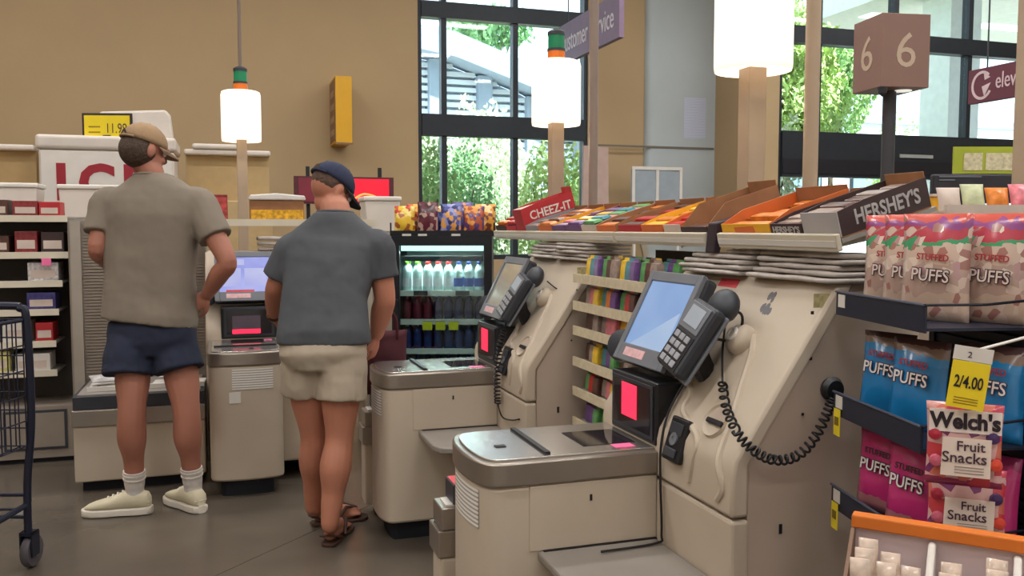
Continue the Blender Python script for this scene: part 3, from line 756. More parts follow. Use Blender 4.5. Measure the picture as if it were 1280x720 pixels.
# ================================================================ DRINKS COOLER
CP = at(489, 295, 4.98); CR = -math.radians(18)
CO = empty('drinks_cooler', (CP.x, CP.y, 0), CR, 'black glass door drinks cooler with lit shelves of bottles', 'cooler')
CW, CDp, CH = .57, .48, 1.315
m_cblack = M('cooler_black', (24,25,30), .4); m_cin = M('cooler_liner', (205,222,218), .5)
MB().box(0, .035, 0.03, CDp, .08, CH).build('side', m_cblack, CO); MB().box(CW-.035, CW, .03, CDp, .08, CH).build('side', m_cblack, CO)
MB().box(.035, CW-.035, CDp-.03, CDp, .08, CH).build('back', m_cin, CO)
MB().box(.035, CW-.035, .03, CDp-.03, CH-.05, CH).build('top', m_cblack, CO); MB().box(.0, CW, .03, CDp, 0, .08).build('base', m_cblack, CO)
dr = MB().box(0, .045, 0, .028, .09, CH).box(CW-.045, CW, 0, .028, .09, CH).box(.045, CW-.045, 0, .028, CH-.055, CH).box(.045, CW-.045, 0, .028, .09, .15).build('door', m_cblack, CO)
MB().box(.045, CW-.045, .010, .016, .15, CH-.055).build('door_pane', glass_mat('cooler_glass', (228,240,240), .05), dr)
MB().tube([(.03,-.03,.5), (.03,-.03,.95)], .009, 8).build('door_handle', m_cblack, dr)
for z in (.5,.95): MB().box(.024,.036,-.03,0,z-.006,z+.006).build('handle_post', m_cblack, dr)
MB().box(.05, CW-.05, .04, .075, CH-.085, CH-.055).build('light_strip', M('cooler_light', (205,240,228), .5, emit=2.2, var=0), CO)
MB().box(.05, CW-.05, .05, .06, 1.17, 1.20).build('header_rail', m_dark, CO)
ld = bpy.data.lights.new('cooler_light', 'AREA'); ld.shape = 'RECTANGLE'; ld.size = .44; ld.size_y = .05; ld.energy = 5; ld.color = (.85,1,.95)
lo = bpy.data.objects.new('cooler_light', ld); COL.objects.link(lo); lo.parent = CO; lo.location = (CW/2, .09, CH-.09); lo.rotation_euler = (math.radians(-12),0,0)
cz_ = [.20, .36, .50, .655, .825, .99]
for z in cz_: MB().box(.04, CW-.04, .06, CDp-.035, z-.008, z).build('shelf', m_cin, CO); 
for z in cz_[2:]: MB().box(.04, CW-.04, .048, .058, z-.02, z+.012).build('price_rail', m_white, CO)
Cm = Matrix.Translation((CP.x, CP.y, 0)) @ Matrix.Rotation(CR, 4, 'Z')
def bottle_mesh(h, r): return MB().lathe([(r*.8,0), (r,.006), (r,h*.55), (r*.93,h*.6), (r,h*.66), (r*.7,h*.8), (r*.36,h*.88), (r*.36,h*.92)], 12)
def bottle(x, y, z, h, r, mat, cap, label, group, lab=None, name='bottle'):
    b = empty(name, Cm @ Vector((x,y,z)), 0, label, name, group)
    key = ('b', h, r, mat.name)
    if key not in _bars: me = bottle_mesh(h, r).mesh('body'); me.materials.append(mat); _bars[key] = me
    link('body', _bars[key], None, b, smooth='all')
    key = ('c', h, r, cap.name)
    if key not in _bars: me = MB().lathe([(r*.42,h*.915), (r*.45,h*.92), (r*.45,h*.99), (r*.4,h)], 10).mesh('cap'); me.materials.append(cap); _bars[key] = me
    link('cap', _bars[key], None, b)
    if lab:
        key = ('l', h, r, lab.name)
        if key not in _bars: me = MB().lathe([(r*1.005,h*.18), (r*1.02,h*.19), (r*1.02,h*.45), (r*1.005,h*.46)], 12).mesh('paper_label'); me.materials.append(lab); _bars[key] = me
        link('paper_label', _bars[key], None, b)
m_clear = M('frosted_bottle', (196,214,212), .2, var=.08); m_capg = M('green_cap', (120,190,60), .4); m_capr = M('red_cap', (200,50,50), .4); m_capb = M('blue_cap', (50,70,130), .4)
m_lw = M('white_label', (220,216,220), .5, var=.12, scale=60); m_lb = M('blue_label', (70,90,160), .5, var=.2, scale=60); m_dkred = M('dark_red_bottle', (110,34,52), .2, var=.15); m_dkblue = M('dark_blue_can', (34,40,84), .25, metal=.3, var=.2, scale=30); m_blue2 = M('blue_can', (44,66,128), .25, metal=.3, var=.25, scale=30)
for k in range(8):
    x = .075+k*.0595
    cap, nm = ((m_capg,'green') if k < 2 else (m_capr,'red') if k < 5 else (m_capb,'blue'))
    for row in range(2): bottle(x, .10+row*.12, .991, .175, .027, m_clear, cap, 'clear bottle with %s cap on the top shelf of the drinks cooler' % nm, '%s capped bottles in the cooler' % nm, m_lw if k < 5 else m_lb)
    m2, nm2 = (m_dkred,'dark red') if k < 3 else (m_dkblue,'dark blue')
    for row in range(2): bottle(x, .10+row*.12, .826, .135, .025, m2, m_capb if k > 2 else m_capr, '%s bottle on the second shelf of the drinks cooler' % nm2, '%s bottles in the cooler' % nm2)
    m3 = m_blue2
    for row in range(2): bottle(x, .10+row*.12, .656, .145, .025, m3, M('silver_cap',(190,190,196),.3,metal=.6), 'blue bottle with silver cap on the third shelf of the drinks cooler', 'blue bottles in the cooler')
    for zz in (.501,.361,.201): bottle(x, .10, zz, .125, .025, m_dkblue if zz < .4 else m_blue2, m_capb, 'blue bottle with blue cap on a low shelf of the drinks cooler', 'low blue bottles in the cooler')
for k in range(3):
    MB().box(.17+k*.075, .225+k*.075, .04, .0445, .775, .822).build('price_tag', M('yellow_tag', (226,214,40), .6, var=.1), CO)
    MB().box(.17+k*.075, .225+k*.075, .04, .0445, .7225+.105, .838).build('white_tag', m_white, CO)
for k in (.12,.36): MB().box(k, k+.08, .04, .0445, .975, 1.002).build('dark_tag', m_dark, CO)

# rack of snack bags on the cooler
RK = empty('snack_rack', Cm @ Vector((0,.03,CH)), CR, 'low black wire rack on top of the drinks cooler', 'rack')
MB().box(-.01, CW+.02, 0, .22, 0.0005, .01).build('tray', m_cblack, RK)
MB().box(-.01, CW+.02, -.008, 0, .0005, .03).build('front_lip', m_cblack, RK)
for x in (-.006, CW+.012): MB().tube([(x,0,.01), (x,0,.075)], .005, 6).build('end_post', m_cblack, RK)
for x in (.06,.15,.34): MB().box(x, x+.05, -.011, -.0085, .0, .012).build('ticket', m_white, RK)
def bag_mb(w_, h, t, crimp=.1, seed=0):
    mb = MB(); nu, nv = 9, 10; V = []; F = []
    rnd = random.Random(seed)
    for side in (-1, 1):
        for j in range(nv+1):
            for i in range(nu+1):
                s, q = i/nu, j/nv
                bul = (max(0, math.sin(PI*s))**.55)*(max(0, math.sin(PI*min(1, max(0, (q-crimp*.5)/(1-crimp)))))**.6)
                if q < crimp*.5 or q > 1-crimp*.5: bul = .06
                wr = .010*t/.03*math.sin(s*9+q*5+seed)*bul*.4
                pinch = 1-.05*math.sin(PI*q)
                V.append(((s-.5)*w_*pinch, side*(t/2*bul+.0008)+wr*.5, q*h))
    n1 = (nu+1)*(nv+1)
    for sd_ in (0, 1):
        for j in range(nv):
            for i in range(nu):
                a_ = sd_*n1+j*(nu+1)+i; F.append((a_, a_+1, a_+nu+2, a_+nu+1) if not sd_ else (a_, a_+nu+1, a_+nu+2, a_+1))
    for i in range(nu): F.append((i, i+n1, i+1+n1, i+1)); t_ = nv*(nu+1)+i; F.append((t_, t_+1, t_+1+n1, t_+n1))
    for j in range(nv):
        a_ = j*(nu+1); F.append((a_, a_+nu+1, a_+nu+1+n1, a_+n1)); b2 = a_+nu; F.append((b2, b2+n1, b2+nu+1+n1, b2+nu+1))
    return mb.add(V, F)
def print_bag(name, bg, blots, thr, sc):
    return ramp_mat(name, [(0, bg), (.97, bg)], noise=.1, rough=.3, coat=.3, blot=(sc, thr, blots))
bags = [('yellow', (226,184,50), [(160,90,40),(240,215,120),(200,60,40)], .6), ('orange', (210,110,60), [(120,40,46),(240,180,90),(90,30,36)], .5), ('maroon', (96,34,48), [(180,150,140),(60,24,34)], .6),
        ('royal blue', (62,80,150), [(120,130,190),(240,190,110),(40,46,96)], .55), ('blue', (76,90,158), [(226,160,80),(150,150,200),(50,56,110)], .5), ('violet', (104,88,150), [(210,120,80),(70,60,120)], .6), ('rust', (176,84,52), [(90,60,110),(230,160,80)], .55), ('amber', (222,156,60), [(120,60,50),(240,210,150)], .55)]
for k, (nm, bg, bl_, th) in enumerate(bags):
    o = bag_mb(.12, .16+.012*(k % 3), .05, seed=k).build('snack_bag', print_bag('snack_'+nm.replace(' ','_'), bg, bl_, th, 45), smooth='all')
    row = k % 2
    o.matrix_basis = Cm @ Matrix.Translation((.07+k*.066, .05+.055*row, CH+.0115)) @ Matrix.Rotation(.1*math.sin(k*3), 4, 'Z') @ Matrix.Rotation(-.12, 4, 'X')
    tag(o, '%s printed snack bag standing in the rack on the cooler' % nm, 'snack bag')

# ================================================================ CANDY RACK WITH HANGING BAGS
RA = math.atan2(-.974, -.2256)
RKM = Matrix.Translation((1.385,1.745,0)) @ Matrix.Rotation(RA, 4, 'Z')
R2 = empty('candy_rack', (1.385,1.745,0), RA, 'black slatted candy rack with three shelves of puffed marshmallow bags', 'rack')
m_navy = M('navy_black_metal', (22,24,36), .45, var=.1); m_navy2 = M('shelf_blue_black', (34,38,54), .4)
MB().box(-.02, .46, .262, .275, 0, 1.37).build('back_sheet', m_navy, R2)
z = .1
while z < 1.36:
    MB().box(-.015, .455, .25, .2615, z, z+.021).build('slat', m_navy, R2, bevel=.002); z += .026
for x in (-.03, .46): MB().box(x, x+.022, .245, .285, 0, 1.38).build('upright', m_navy, R2)
MB().box(-.03, .482, .24, .29, 1.38, 1.39).build('top_cap', m_navy, R2)
MB().box(-.03, .482, .0, .29, 0, .03).build('foot', m_navy, R2)
lipz = (1.208, .968, .742)
for z in lipz:
    sh = MB().box(0, .378, .0, .2495, z-.05, z-.044).build('shelf', m_navy2, R2)
    MB().box(-.002, .38, -.006, -.0002, z-.054, z).build('shelf_lip', m_navy2, sh, bevel=.002)
    MB().tube([(-.002,-.007,z+.002), (.38,-.007,z+.002)], .003, 6).build('edge_wire', M('bright_wire', (92,98,118), .35, metal=.5), sh)
    MB().tube([(.38,-.006,z+.002), (.38,.12,z+.002), (.37,.249,z+.012)], .003, 6).build('end_wire', m_navy, sh)
    MB().box(.012, .045, -.0075, -.0062, z-.034, z-.004).build('ticket', m_white, sh)
for z in lipz[1:]:
    t_ = MB().box(.008, .04, -.0095, -.008, z-.10, z-.036).build('sale_tag', M('yellow_tag2', (230,206,44), .6, var=.05), R2)
    MB().box(.014, .034, -.0105, -.0097, z-.075, z-.055).build('tag_print', M('tag_ink', (120,100,30), .6), t_)
def puff(x, y, z, rz, w_, h, mat, label, words, ink, seed, lean=.1, t=.06):
    o = bag_mb(w_, h, t, seed=seed).build('marshmallow_bag', mat, smooth='all')
    o.matrix_basis = RKM @ Matrix.Translation((x,y,z)) @ Matrix.Rotation(rz, 4, 'Z') @ Matrix.Rotation(-lean, 4, 'X')
    tag(o, label, 'candy bag')
    for s, sz, zz, m_, bd in words:
        text(s, sz, m_, o, (0, -t/2-.003, h*zz), (PI/2,0,0), .0008, bold=bd, sx=.85)
    return o
m_wtxt = M('white_lettering', (236,228,224), .4, var=0); m_dktxt = M('dark_lettering', (70,48,62), .5, var=0); m_puffo = M('cream_lettering', (226,206,196), .4, var=0); m_redtxt = M('red_lettering', (176,58,64), .5, var=0)
CLR = [(0,(206,178,158)), (.25,(190,160,146)), (.55,(210,184,168)), (.70,(70,160,110)), (.76,(190,70,84)), (.88,(150,80,140)), (.95,(206,90,76))]
m_clrbag = ramp_mat('rainbow_topped_bag', CLR, noise=.30, nscale=28, rough=.25, coat=.4, blot=(55, .72, [(216,190,176),(170,120,110),(226,206,190),(190,150,150)]))
BLU = [(0,(34,128,190)), (.74,(40,140,204)), (.84,(150,126,112)), (.93,(96,70,70))]
m_blubag = ramp_mat('blue_bag_print', BLU, noise=.28, nscale=16, rough=.25, coat=.4)
PNK = [(0,(196,126,130)), (.16,(206,56,124)), (.8,(210,66,132)), (.9,(170,60,110))]
m_pnkbag = ramp_mat('pink_bag_print', PNK, noise=.3, nscale=16, rough=.25, coat=.4)
def stuffwords(a, b, m_big, m_small): return [('STUFFED', .024, .62, m_small, .0003), ('PUFFS', .043, .47, m_dktxt, .0052), ('PUFFS', .043, .47, m_big, .0016)]
def words2(ws, t):
    return ws
def puffs(o, h, t, big, small, z0=.47, s=.036):
    text('STUFFED', s*.52, small, o, (.004, -t/2-.0045, h*(z0+.17)), (PI/2,.06,0), .0006, bold=.0004, sx=.9)
    text('PUFFS', s, m_dktxt, o, (0, -t/2-.0042, h*z0), (PI/2,.06,0), .0004, bold=.0022, sx=.84, name='lettering_outline')
    text('PUFFS', s, big, o, (0, -t/2-.0056, h*z0), (PI/2,.06,0), .0006, bold=.0003, sx=.84)
TB = [(.060,.10,.62,.00,'clear bag with rainbow top at the kiosk end of the top rack shelf'), (.15,.10,.62,.1,'second clear rainbow topped bag along the top rack shelf'), (.245,.092,.62,.05,'third clear rainbow topped bag along the top rack shelf'), (.300,.186,.62,.0,'clear rainbow topped bag tucked behind the others on the top shelf')]
for k, (x, y, rz, ln, lb_) in enumerate(TB):
    o = puff(x, y, lipz[0]-.043, rz, .145, .225, m_clrbag, lb_, [], None, k, .03, .045)
    puffs(o, .225, .045, m_puffo, m_redtxt, .42)
BB = [(.08,.075,.45,'blue bag with white PUFFS lettering at the kiosk end of the middle shelf'), (.215,.075,.45,'blue bag with white PUFFS lettering in the centre of the middle shelf'), (.315,.175,.62,'blue bag half hidden behind the yellow price card')]
for k, (x, y, rz, lb_) in enumerate(BB):
    o = puff(x, y, lipz[1]-.043, rz, .135, .195, m_blubag, lb_, [], None, k+10, .10, .055); puffs(o, .195, .055, m_wtxt, m_redtxt, .56, .037)
PB = [(.08,.075,.45,'pink bag with white PUFFS lettering at the kiosk end of the lowest shelf'), (.215,.075,.45,'pink bag with white PUFFS lettering in the centre of the lowest shelf'), (.31,.175,.6,'pink bag tucked behind the fruit snack bags')]
for k, (x, y, rz, lb_) in enumerate(PB):
    o = puff(x, y, lipz[2]-.043, rz, .135, .195, m_pnkbag, lb_, [], None, k+20, .08, .055); puffs(o, .195, .055, m_wtxt, m_dktxt, .55, .037)
# fruit snack bags on a clip strip at the open end of the rack
FRT = [(0,(150,50,84)), (.08,(206,160,156)), (.9,(190,60,80))]
m_fruit = ramp_mat('fruit_bag_print', FRT, noise=.12, nscale=14, rough=.25, coat=.4, blot=(38, .62, [(196,60,70),(206,110,90),(120,50,100),(214,150,140)]))
def fruit_bag(u, v, d, w_, h, rz, label, brand, seed):
    p = at(u, v, d)
    o = bag_mb(w_, h, .04, seed=seed).build('fruit_snack_bag', m_fruit, smooth='all')
    o.location = p; o.rotation_euler = (-.05, 0, rz); tag(o, label, 'candy bag')
    pan = MB(); pan.prism([(-w_*.30,h*.14), (w_*.33,h*.14), (w_*.34,h*.60), (-w_*.28,h*.60)], -.0245, -.0235, 'y').build('printed_panel', M('cream_panel', (222,204,190), .35), o)
    text('Fruit', h*.16, m_dktxt, o, (.01,-.0258,h*.5), (PI/2,0,0), .0005, bold=.0003)
    text('Snacks', h*.18, m_dktxt, o, (0,-.0258,h*.36), (PI/2,0,0), .0005, bold=.0003)
    for q in range(3): MB().box(-w_*.12, w_*.25, -.0256, -.0248, h*(.18+.035*q), h*(.19+.035*q)).build('fine_print', M('grey_ink', (150,136,130), .5), o)
    for q, (a_, b2, c2) in enumerate(((-.38,.62,(170,40,60)), (.40,.3,(206,70,50)), (.36,.62,(70,44,90)), (-.36,.3,(190,90,110)))):
        MB().lathe([(.001,.0), (.012,.0), (.010,.006), (.001,.008)], 12).build('fruit_print', M('fruit_%d' % q, c2, .4), o, loc=(w_*a_,-.0165,h*b2), rot=(PI/2,0,0))
    if brand:
        MB().prism([(-w_*.46,h*.66), (w_*.46,h*.66), (w_*.46,h*.93), (-w_*.46,h*.93)], -.0215, -.0205, 'y').build('brand_panel', M('white_panel', (224,212,204), .35), o)
        text("Welch's", h*.255, M('black_lettering', (38,26,34), .5), o, (0,-.0228,h*.79), (PI/2,0,0), .0006, bold=.0016, sx=.9)
    return o
fruit_bag(1203, 607, 1.645, .13, .155, -math.radians(42), "fruit snack bag lettered Welch's hanging under the yellow price card", True, 31)
fruit_bag(1206, 674, 1.71, .138, .14, -math.radians(40), 'lower fruit snack bag with its top behind the one above', False, 33)
pc = at(1211, 476, 1.60)
CS = empty('price_card', pc, -math.radians(42), 'yellow price card reading 2/4.00 clipped before the blue bags', 'price card', rot=(0,.12,-math.radians(42)))
MB().box(-.031, .031, -.001, .001, -.052, .035).build('card', M('yellow_price_card', (232,206,36), .5, var=.03), CS)
MB().box(-.032, .032, -.001, .001, .036, .062).build('white_header', m_white, CS)
text('2/4.00', .031, M('black_lettering', (38,26,34), .5), CS, (0,-.0018,-.004), (PI/2,0,0), .0004, bold=.0006, sx=.62)
text('2', .016, m_dktxt, CS, (-.005,-.0018,.047), (PI/2,0,0), .0003)
for q in range(3): MB().box(-.02, .02, -.0016, -.0011, -.034-q*.005, -.032-q*.005).build('fine_print', M('card_ink', (150,120,30), .5), CS)
# clip strip carries card and bags from the rack's end
STp = RKM @ Vector((.471,.20,0))
strip = tag(MB().tube([tuple(RKM @ Vector((.495,.245,1.19))), tuple(at(1213,440,1.62)), tuple(at(1213,520,1.675)), tuple(at(1213,590,1.675))], .003, 6).build('clip_strip', m_white), 'thin white clip strip hanging from the rack end', 'clip strip')

# ================================================================ OPEN DISPLAY BOX WITH ORANGE RIM
DX = empty('display_box', (1.028,1.236,0), math.atan2(-.74,.673), 'open cardboard display box with orange rim and white dividers', 'display box')
m_lav = M('lavender_card', (196,176,176), .7, var=.04); m_orim = M('orange_rim', (206,110,36), .5, var=.06); m_brn = M('brown_card_side', (128,100,82), .7)
MB().box(-.0, .49, -.23, .012, 0, .50).build('stand', m_brn, DX)
MB().box(.0, .49, -.22, -.001, .5, .544).build('bottom', m_lav, DX)
MB().box(.0, .49, .0, .008, .5005, .845).build('back_board', m_lav, DX)
MB().box(-.006, .496, -.012, .014, .845, .868).build('rim', m_orim, DX, bevel=.003)
for x in (-.006, .49): MB().prism([(-.22,.5), (.008,.5), (.008,.845), (-.012,.845), (-.22,.66)], x, x+.006, 'x').build('side_wall', m_brn, DX)
MB().box(.0, .49, -.226, -.22, .5, .64).build('front_wall', m_orim, DX)
for x in (.115, .238, .361): MB().prism([(-.18,.545), (-.002,.545), (-.002,.84), (-.02,.84), (-.18,.68)], x, x+.012, 'x').build('divider', m_white, DX, bevel=.004)
DM = Matrix.Translation((1.028,1.236,0)) @ Matrix.Rotation(math.atan2(-.74,.673), 4, 'Z')
m_pk = M('clear_cream_packet', (206,184,166), .25, var=.25, scale=45, coat=.4)
for c, x0 in enumerate((.010,.133,.256,.379)):
    for k in range(3):
        for r_ in range(3):
            if r_ == 2 and (k+c) % 3 == 1: continue
            o = bag_mb(.030, .30-.018*((k+c) % 3), .022, seed=c*9+k+r_).build('candy_packet', m_pk, smooth='all')
            o.matrix_basis = DM @ Matrix.Translation((x0+.018+k*.033, -.04-.05*r_, .545)) @ Matrix.Rotation(.1*math.sin(k*2+c+r_), 4, 'Z') @ Matrix.Rotation(.05, 4, 'X')
            tag(o, 'clear cream coloured packet standing in the orange rimmed display box', 'candy packet', 'packets in the display box')

# ================================================================ CHECKOUT LANE LAMPS, POLES, SIGNS
m_shade = M('lit_lamp_shade', (255,244,230), .6, emit=.72, var=.02, scale=2)
m_post = M('tan_post', (172,150,126), .5, var=.04)
def lane_lamp(x, y, zb, label, top, h=.365, r=.142):
    Lp = empty('lane_lamp', (x, y, 0), 0, label, 'lamp')
    MB().box(-.037, .037, -.037, .037, 0, zb+.05).build('post', m_post, Lp, bevel=.004)
    sh = MB().lathe([(r*.955,zb+.012), (r*.955,zb+.002), (r*.97,zb+.001), (r*.985,zb+.004), (r,zb+.02), (r,zb+h-.03), (r*.96,zb+h-.006), (r*.86,zb+h), (r*.2,zb+h+.002)], 28).build('shade', m_shade, Lp, smooth=True)
    MB().lathe([(.056,zb+.03), (.06,zb+.022), (r*.95,zb+.012), (r*.95,zb+.016), (.06,zb+.034)], 28).build('shade_underside', M('warm_underside', (236,200,150), .7, emit=.38, var=.02), Lp, smooth=True)
    if top:
        MB().lathe([(.05,zb+h+.002), (.05,zb+h+.055)], 18).build('orange_beacon', M('orange_beacon', (206,106,36), .3), Lp, smooth=True)
        MB().lathe([(.052,zb+h+.055), (.052,zb+h+.07)], 18).build('beacon_collar', m_dark, Lp, smooth=True)
        MB().lathe([(.047,zb+h+.07), (.047,zb+h+.145)], 18).build('green_beacon', M('green_beacon', (30,128,86), .3), Lp, smooth=True)
        MB().lathe([(.05,zb+h+.145), (.05,zb+h+.165), (.03,zb+h+.178)], 18).build('beacon_cap', m_dark, Lp, smooth=True)
    pd = bpy.data.lights.new('lamp_light', 'POINT'); pd.energy = 3.5; pd.color = (1,.86,.66); pd.shadow_soft_size = .09
    po = bpy.data.objects.new('lamp_light', pd); COL.objects.link(po); po.parent = Lp; po.location = (0,0,zb-.12)
    return Lp
p = at(941, 90, 3.25); lane_lamp(p.x, p.y, p.z, 'large glowing white lane lamp on tan post behind the chocolate boxes', False)
p = at(695, 157, 5.08); l2 = lane_lamp(p.x, p.y, p.z, 'glowing lane lamp with green and orange beacon before the first window', True)
p = at(302, 177, 6.5); l1 = lane_lamp(p.x, p.y, p.z, 'glowing lane lamp with green and orange beacon before the tan wall', True)
MB().tube([(0,0,p.z+.543), (0,0,ZC-.001)], .013, 8).build('ceiling_rod', M('grey_rod', (120,104,92), .5), l1)
def pole(u, d, r, label, mat, square=False):
    q = at(u, 285, d)
    o = empty('power_pole', (q.x, q.y, 0), -YAW, label, 'pole')
    if square: MB().box(-r, r, -r, r, 0, ZC-.02).build('shaft', mat, o, bevel=.003)
    else: MB().tube([(0,0,0), (0,0,ZC-.02)], r, 14).build('shaft', mat, o, smooth=True)
    MB().box(-r*2.2, r*2.2, -r*2.2, r*2.2, ZC-.02, ZC-.001).build('ceiling_plate', m_post, o)
    MB().box(-r*2.2, r*2.2, -r*2.2, r*2.2, 0.0, .012).build('foot_plate', m_post, o)
pole(741, 4.95, .026, 'slim grey brown pole rising to the ceiling beside the first window', M('greybrown_pole', (140,122,110), .4))
pole(1011, 3.15, .026, 'slim tan pole rising to the ceiling beside the big lane lamp', m_post)
pole(1283, 3.4, .042, 'square tan pole beside the maroon sign', m_post, True)
# lane number cube
p = at(1112, 114, 5.0)
LN = empty('lane_number_sign', (p.x, p.y, 0), math.radians(-9), 'unlit brown lane number cube with 6 on each face', 'lane sign')
m_cube = M('brown_cube', (138,106,94), .5, var=.03); m_six = M('pale_numeral', (190,168,146), .5)
zc0, cw, chh = p.z, .145, .40
MB().box(-cw, cw, -cw, cw, zc0, zc0+chh).build('cube', m_cube, LN, bevel=.004)
MB().tube([(0,0,0), (0,0,zc0)], .036, 12).build('post', M('dark_post', (58,56,60), .5), LN, smooth=True)
MB().lathe([(.09,0), (.09,.015), (.04,.03)], 16).build('foot', M('dark_post', (58,56,60), .5), LN)
MB().lathe([(.002,-.05), (.022,-.03), (.028,0)], 12).build('sensor', m_dark, LN, loc=(-cw+.03,-cw+.03,zc0))
MB().lathe([(.05,-.004), (.05,0)], 14).build('down_light', M('down_light', (240,236,226), .5, emit=.8), LN, loc=(.06,-.03,zc0))
for a in range(4): text('6', .27, m_six, LN, Vector((math.sin(a*PI/2)*(cw+.001), -math.cos(a*PI/2)*(cw+.001), zc0+chh*.48)), (PI/2,0,a*PI/2), .0015)
# hanging signs
def hang_sign(name, u0, v0, v1, u1, d, label, mat, cat='sign'):
    pa = at(u0, (v0+v1)/2, d); hgt = (v1-v0)*d/FPX
    return pa, hgt
pa = at(703, 58, 11.0); x_s = pa.x
y_near = gy(775, x_s); ln_ = pa.y-y_near
SG = empty('hanging_sign', (x_s, pa.y, pa.z), -PI/2, 'purple grey hanging sign lettered customer service', 'sign')
MB().box(0, ln_, -.03, .03, -.24, .24).build('panel', M('purple_grey_sign', (128,108,130), .6), SG, bevel=.004)
text('customer', .34, M('sign_lettering', (206,198,204), .5), SG, (.48,-.032,.0), (PI/2,0,0), .002, sx=.62)
text('service', .34, M('sign_lettering', (206,198,204), .5), SG, (ln_-.45,-.032,.0), (PI/2,0,0), .002, sx=.66)
for x in (.2, ln_-.2): MB().tube([(x,0,.24), (x,0,ZC-pa.z-.001)], .008, 6).build('hanger', m_dark, SG)
pa = at(1213, 110, 6.6); y_n = gy(1330, pa.x)
EL = empty('hanging_sign', (pa.x, pa.y, pa.z), -PI/2, 'maroon hanging sign with round G emblem and pale lettering eleva', 'sign')
le = pa.y-y_n; hE = .125
MB().box(0, le, -.02, .02, -hE, hE).build('panel', M('maroon_sign', (106,58,70), .6), EL, bevel=.003)
m_lt = M('sign_lettering2', (214,192,196), .5)
mb = MB()
for k in range(3, 22):
    t0, t1 = 2*PI*k/24, 2*PI*(k+1)/24
    mb.prism([(.125+.075*math.cos(t0), .085*math.sin(t0)), (.125+.095*math.cos(t0), .105*math.sin(t0)), (.125+.095*math.cos(t1), .105*math.sin(t1)), (.125+.075*math.cos(t1), .085*math.sin(t1))], -.0225, -.0205, 'y')
mb.prism([(.125,-.01), (.205,.01), (.15,-.085)], -.0225, -.0205, 'y'); mb.prism([(.14,.09), (.2,.05), (.15,.035)], -.0225, -.0205, 'y')
mb.build('emblem', m_lt, EL)
text('eleva', .165, m_lt, EL, (.245,-.0215,.01), (PI/2,0,0), .002, align='LEFT', sx=.66)
for x in (.15, le-.15): MB().tube([(x,0,hE), (x,0,ZC-pa.z-.001)], .006, 6).build('hanger', m_dark, EL)
# yellow blade sign on the tan wall
q0 = on_y(420, 178, 10.45)
YS = empty('blade_sign', (q0.x, 10.45, q0.z), 0, 'bright yellow upright box sign fixed to the tan wall', 'sign')
MB().box(0, .19, 0, .55, 0, .765).build('box', M('yellow_sign', (214,160,30), .5, var=.03), YS, bevel=.004)
MB().box(-.006, -.001, .03, .52, .03, .735).build('side_panel', M('bronze_panel', (134,100,76), .5, var=.2, scale=9), YS)
for k in range(4): MB().box(-.008, -.0065, .1, .45, .1+k*.15, .17+k*.15).build('side_print', M('bronze_print', (176,150,124), .5), YS)
MB().box(-.005, .195, -.004, 0, -.02, 0).build('bottom_edge', m_brn, YS)
# red lit sign with hangers
RS0 = on_y(368, 252, 9.0); RS1 = on_y(492, 222, 9.0)
RS = empty('lit_sign', (RS0.x, 9.0, 1.4), 0, 'dark framed red lit sign standing on two black posts', 'sign')
wR = RS1.x-RS0.x
MB().box(0, wR, 0, .06, RS0.z-1.42, RS1.z-1.4).build('case', M('maroon_case', (84,34,44), .5), RS)
MB().box(.42, wR-.05, -.006, -.001, RS0.z-1.40, RS1.z-1.42).build('red_panel', M('red_lit_panel', (228,20,44), .5, emit=.9, var=.06), RS)
MB().box(.04, .38, -.006, -.001, RS0.z-1.40, RS1.z-1.42).build('dim_panel', M('dim_red_panel', (120,36,52), .5, var=.15), RS)
MB().tube(spline([(.60,-.012,RS0.z-1.36), (.68,-.012,RS0.z-1.32), (.76,-.012,RS0.z-1.33), (.84,-.012,RS0.z-1.36)]), .012, 6).build('neon_tube', M('neon_orange', (255,120,60), .4, emit=2.0), RS)
for x in (.14, wR-.13):
    MB().box(x-.018, x+.018, .062, .10, -1.4, RS1.z-1.4+.10).build('post', m_black, RS)
# pale pink panel and white framed notice board by the wall
q = on_y(744, 240, 10.6); q2 = on_y(744, 184, 10.6)
PK = empty('standing_panel', (q.x-.2, 10.6, 0), 0, 'plain pinkish upright panel beside the first window', 'panel')
MB().prism([(0,0), (.42,0), (.38,q2.z), (.04,q2.z+.02)], 0, .05, 'y').build('board', M('pinkish_board', (182,156,146), .7), PK)
MB().box(.0, .42, -.08, .13, 0, .03).build('foot', m_dark, PK)
q = on_y(788, 212, 10.55); q2 = on_y(850, 240, 10.55)
NB = empty('framed_board', (q.x, 10.5, 0), 0, 'white framed two pane board on legs before the pale daylit wall strip', 'notice board')
wN = q2.x-q.x
MB().box(0, wN, 0, .03, 1.55, q.z).build('board', M('bluegrey_board', (150,160,168), .5), NB)
for x in (0, wN/2-.02, wN-.04): MB().box(x, x+.04, -.012, -.001, 1.55, q.z).build('frame_bar', m_white, NB)
MB().box(0, wN, -.012, -.001, q.z-.002, q.z+.04).build('frame_top', m_white, NB)
for x in (.03, wN-.06): MB().box(x, x+.03, .0, .03, 0, 1.55).build('leg', m_white, NB)
q = on_y(855, 172, YB-.1); q2 = on_y(883, 123, YB-.1)
tag(MB().box(q.x, q2.x, YB-.094, YB-.0915, q.z, q2.z).build('paper_notice', stripe_mat('blue_notice', (196,200,214), (168,176,200), 14)), 'pale blue printed paper taped to the pale daylit wall strip', 'notice')
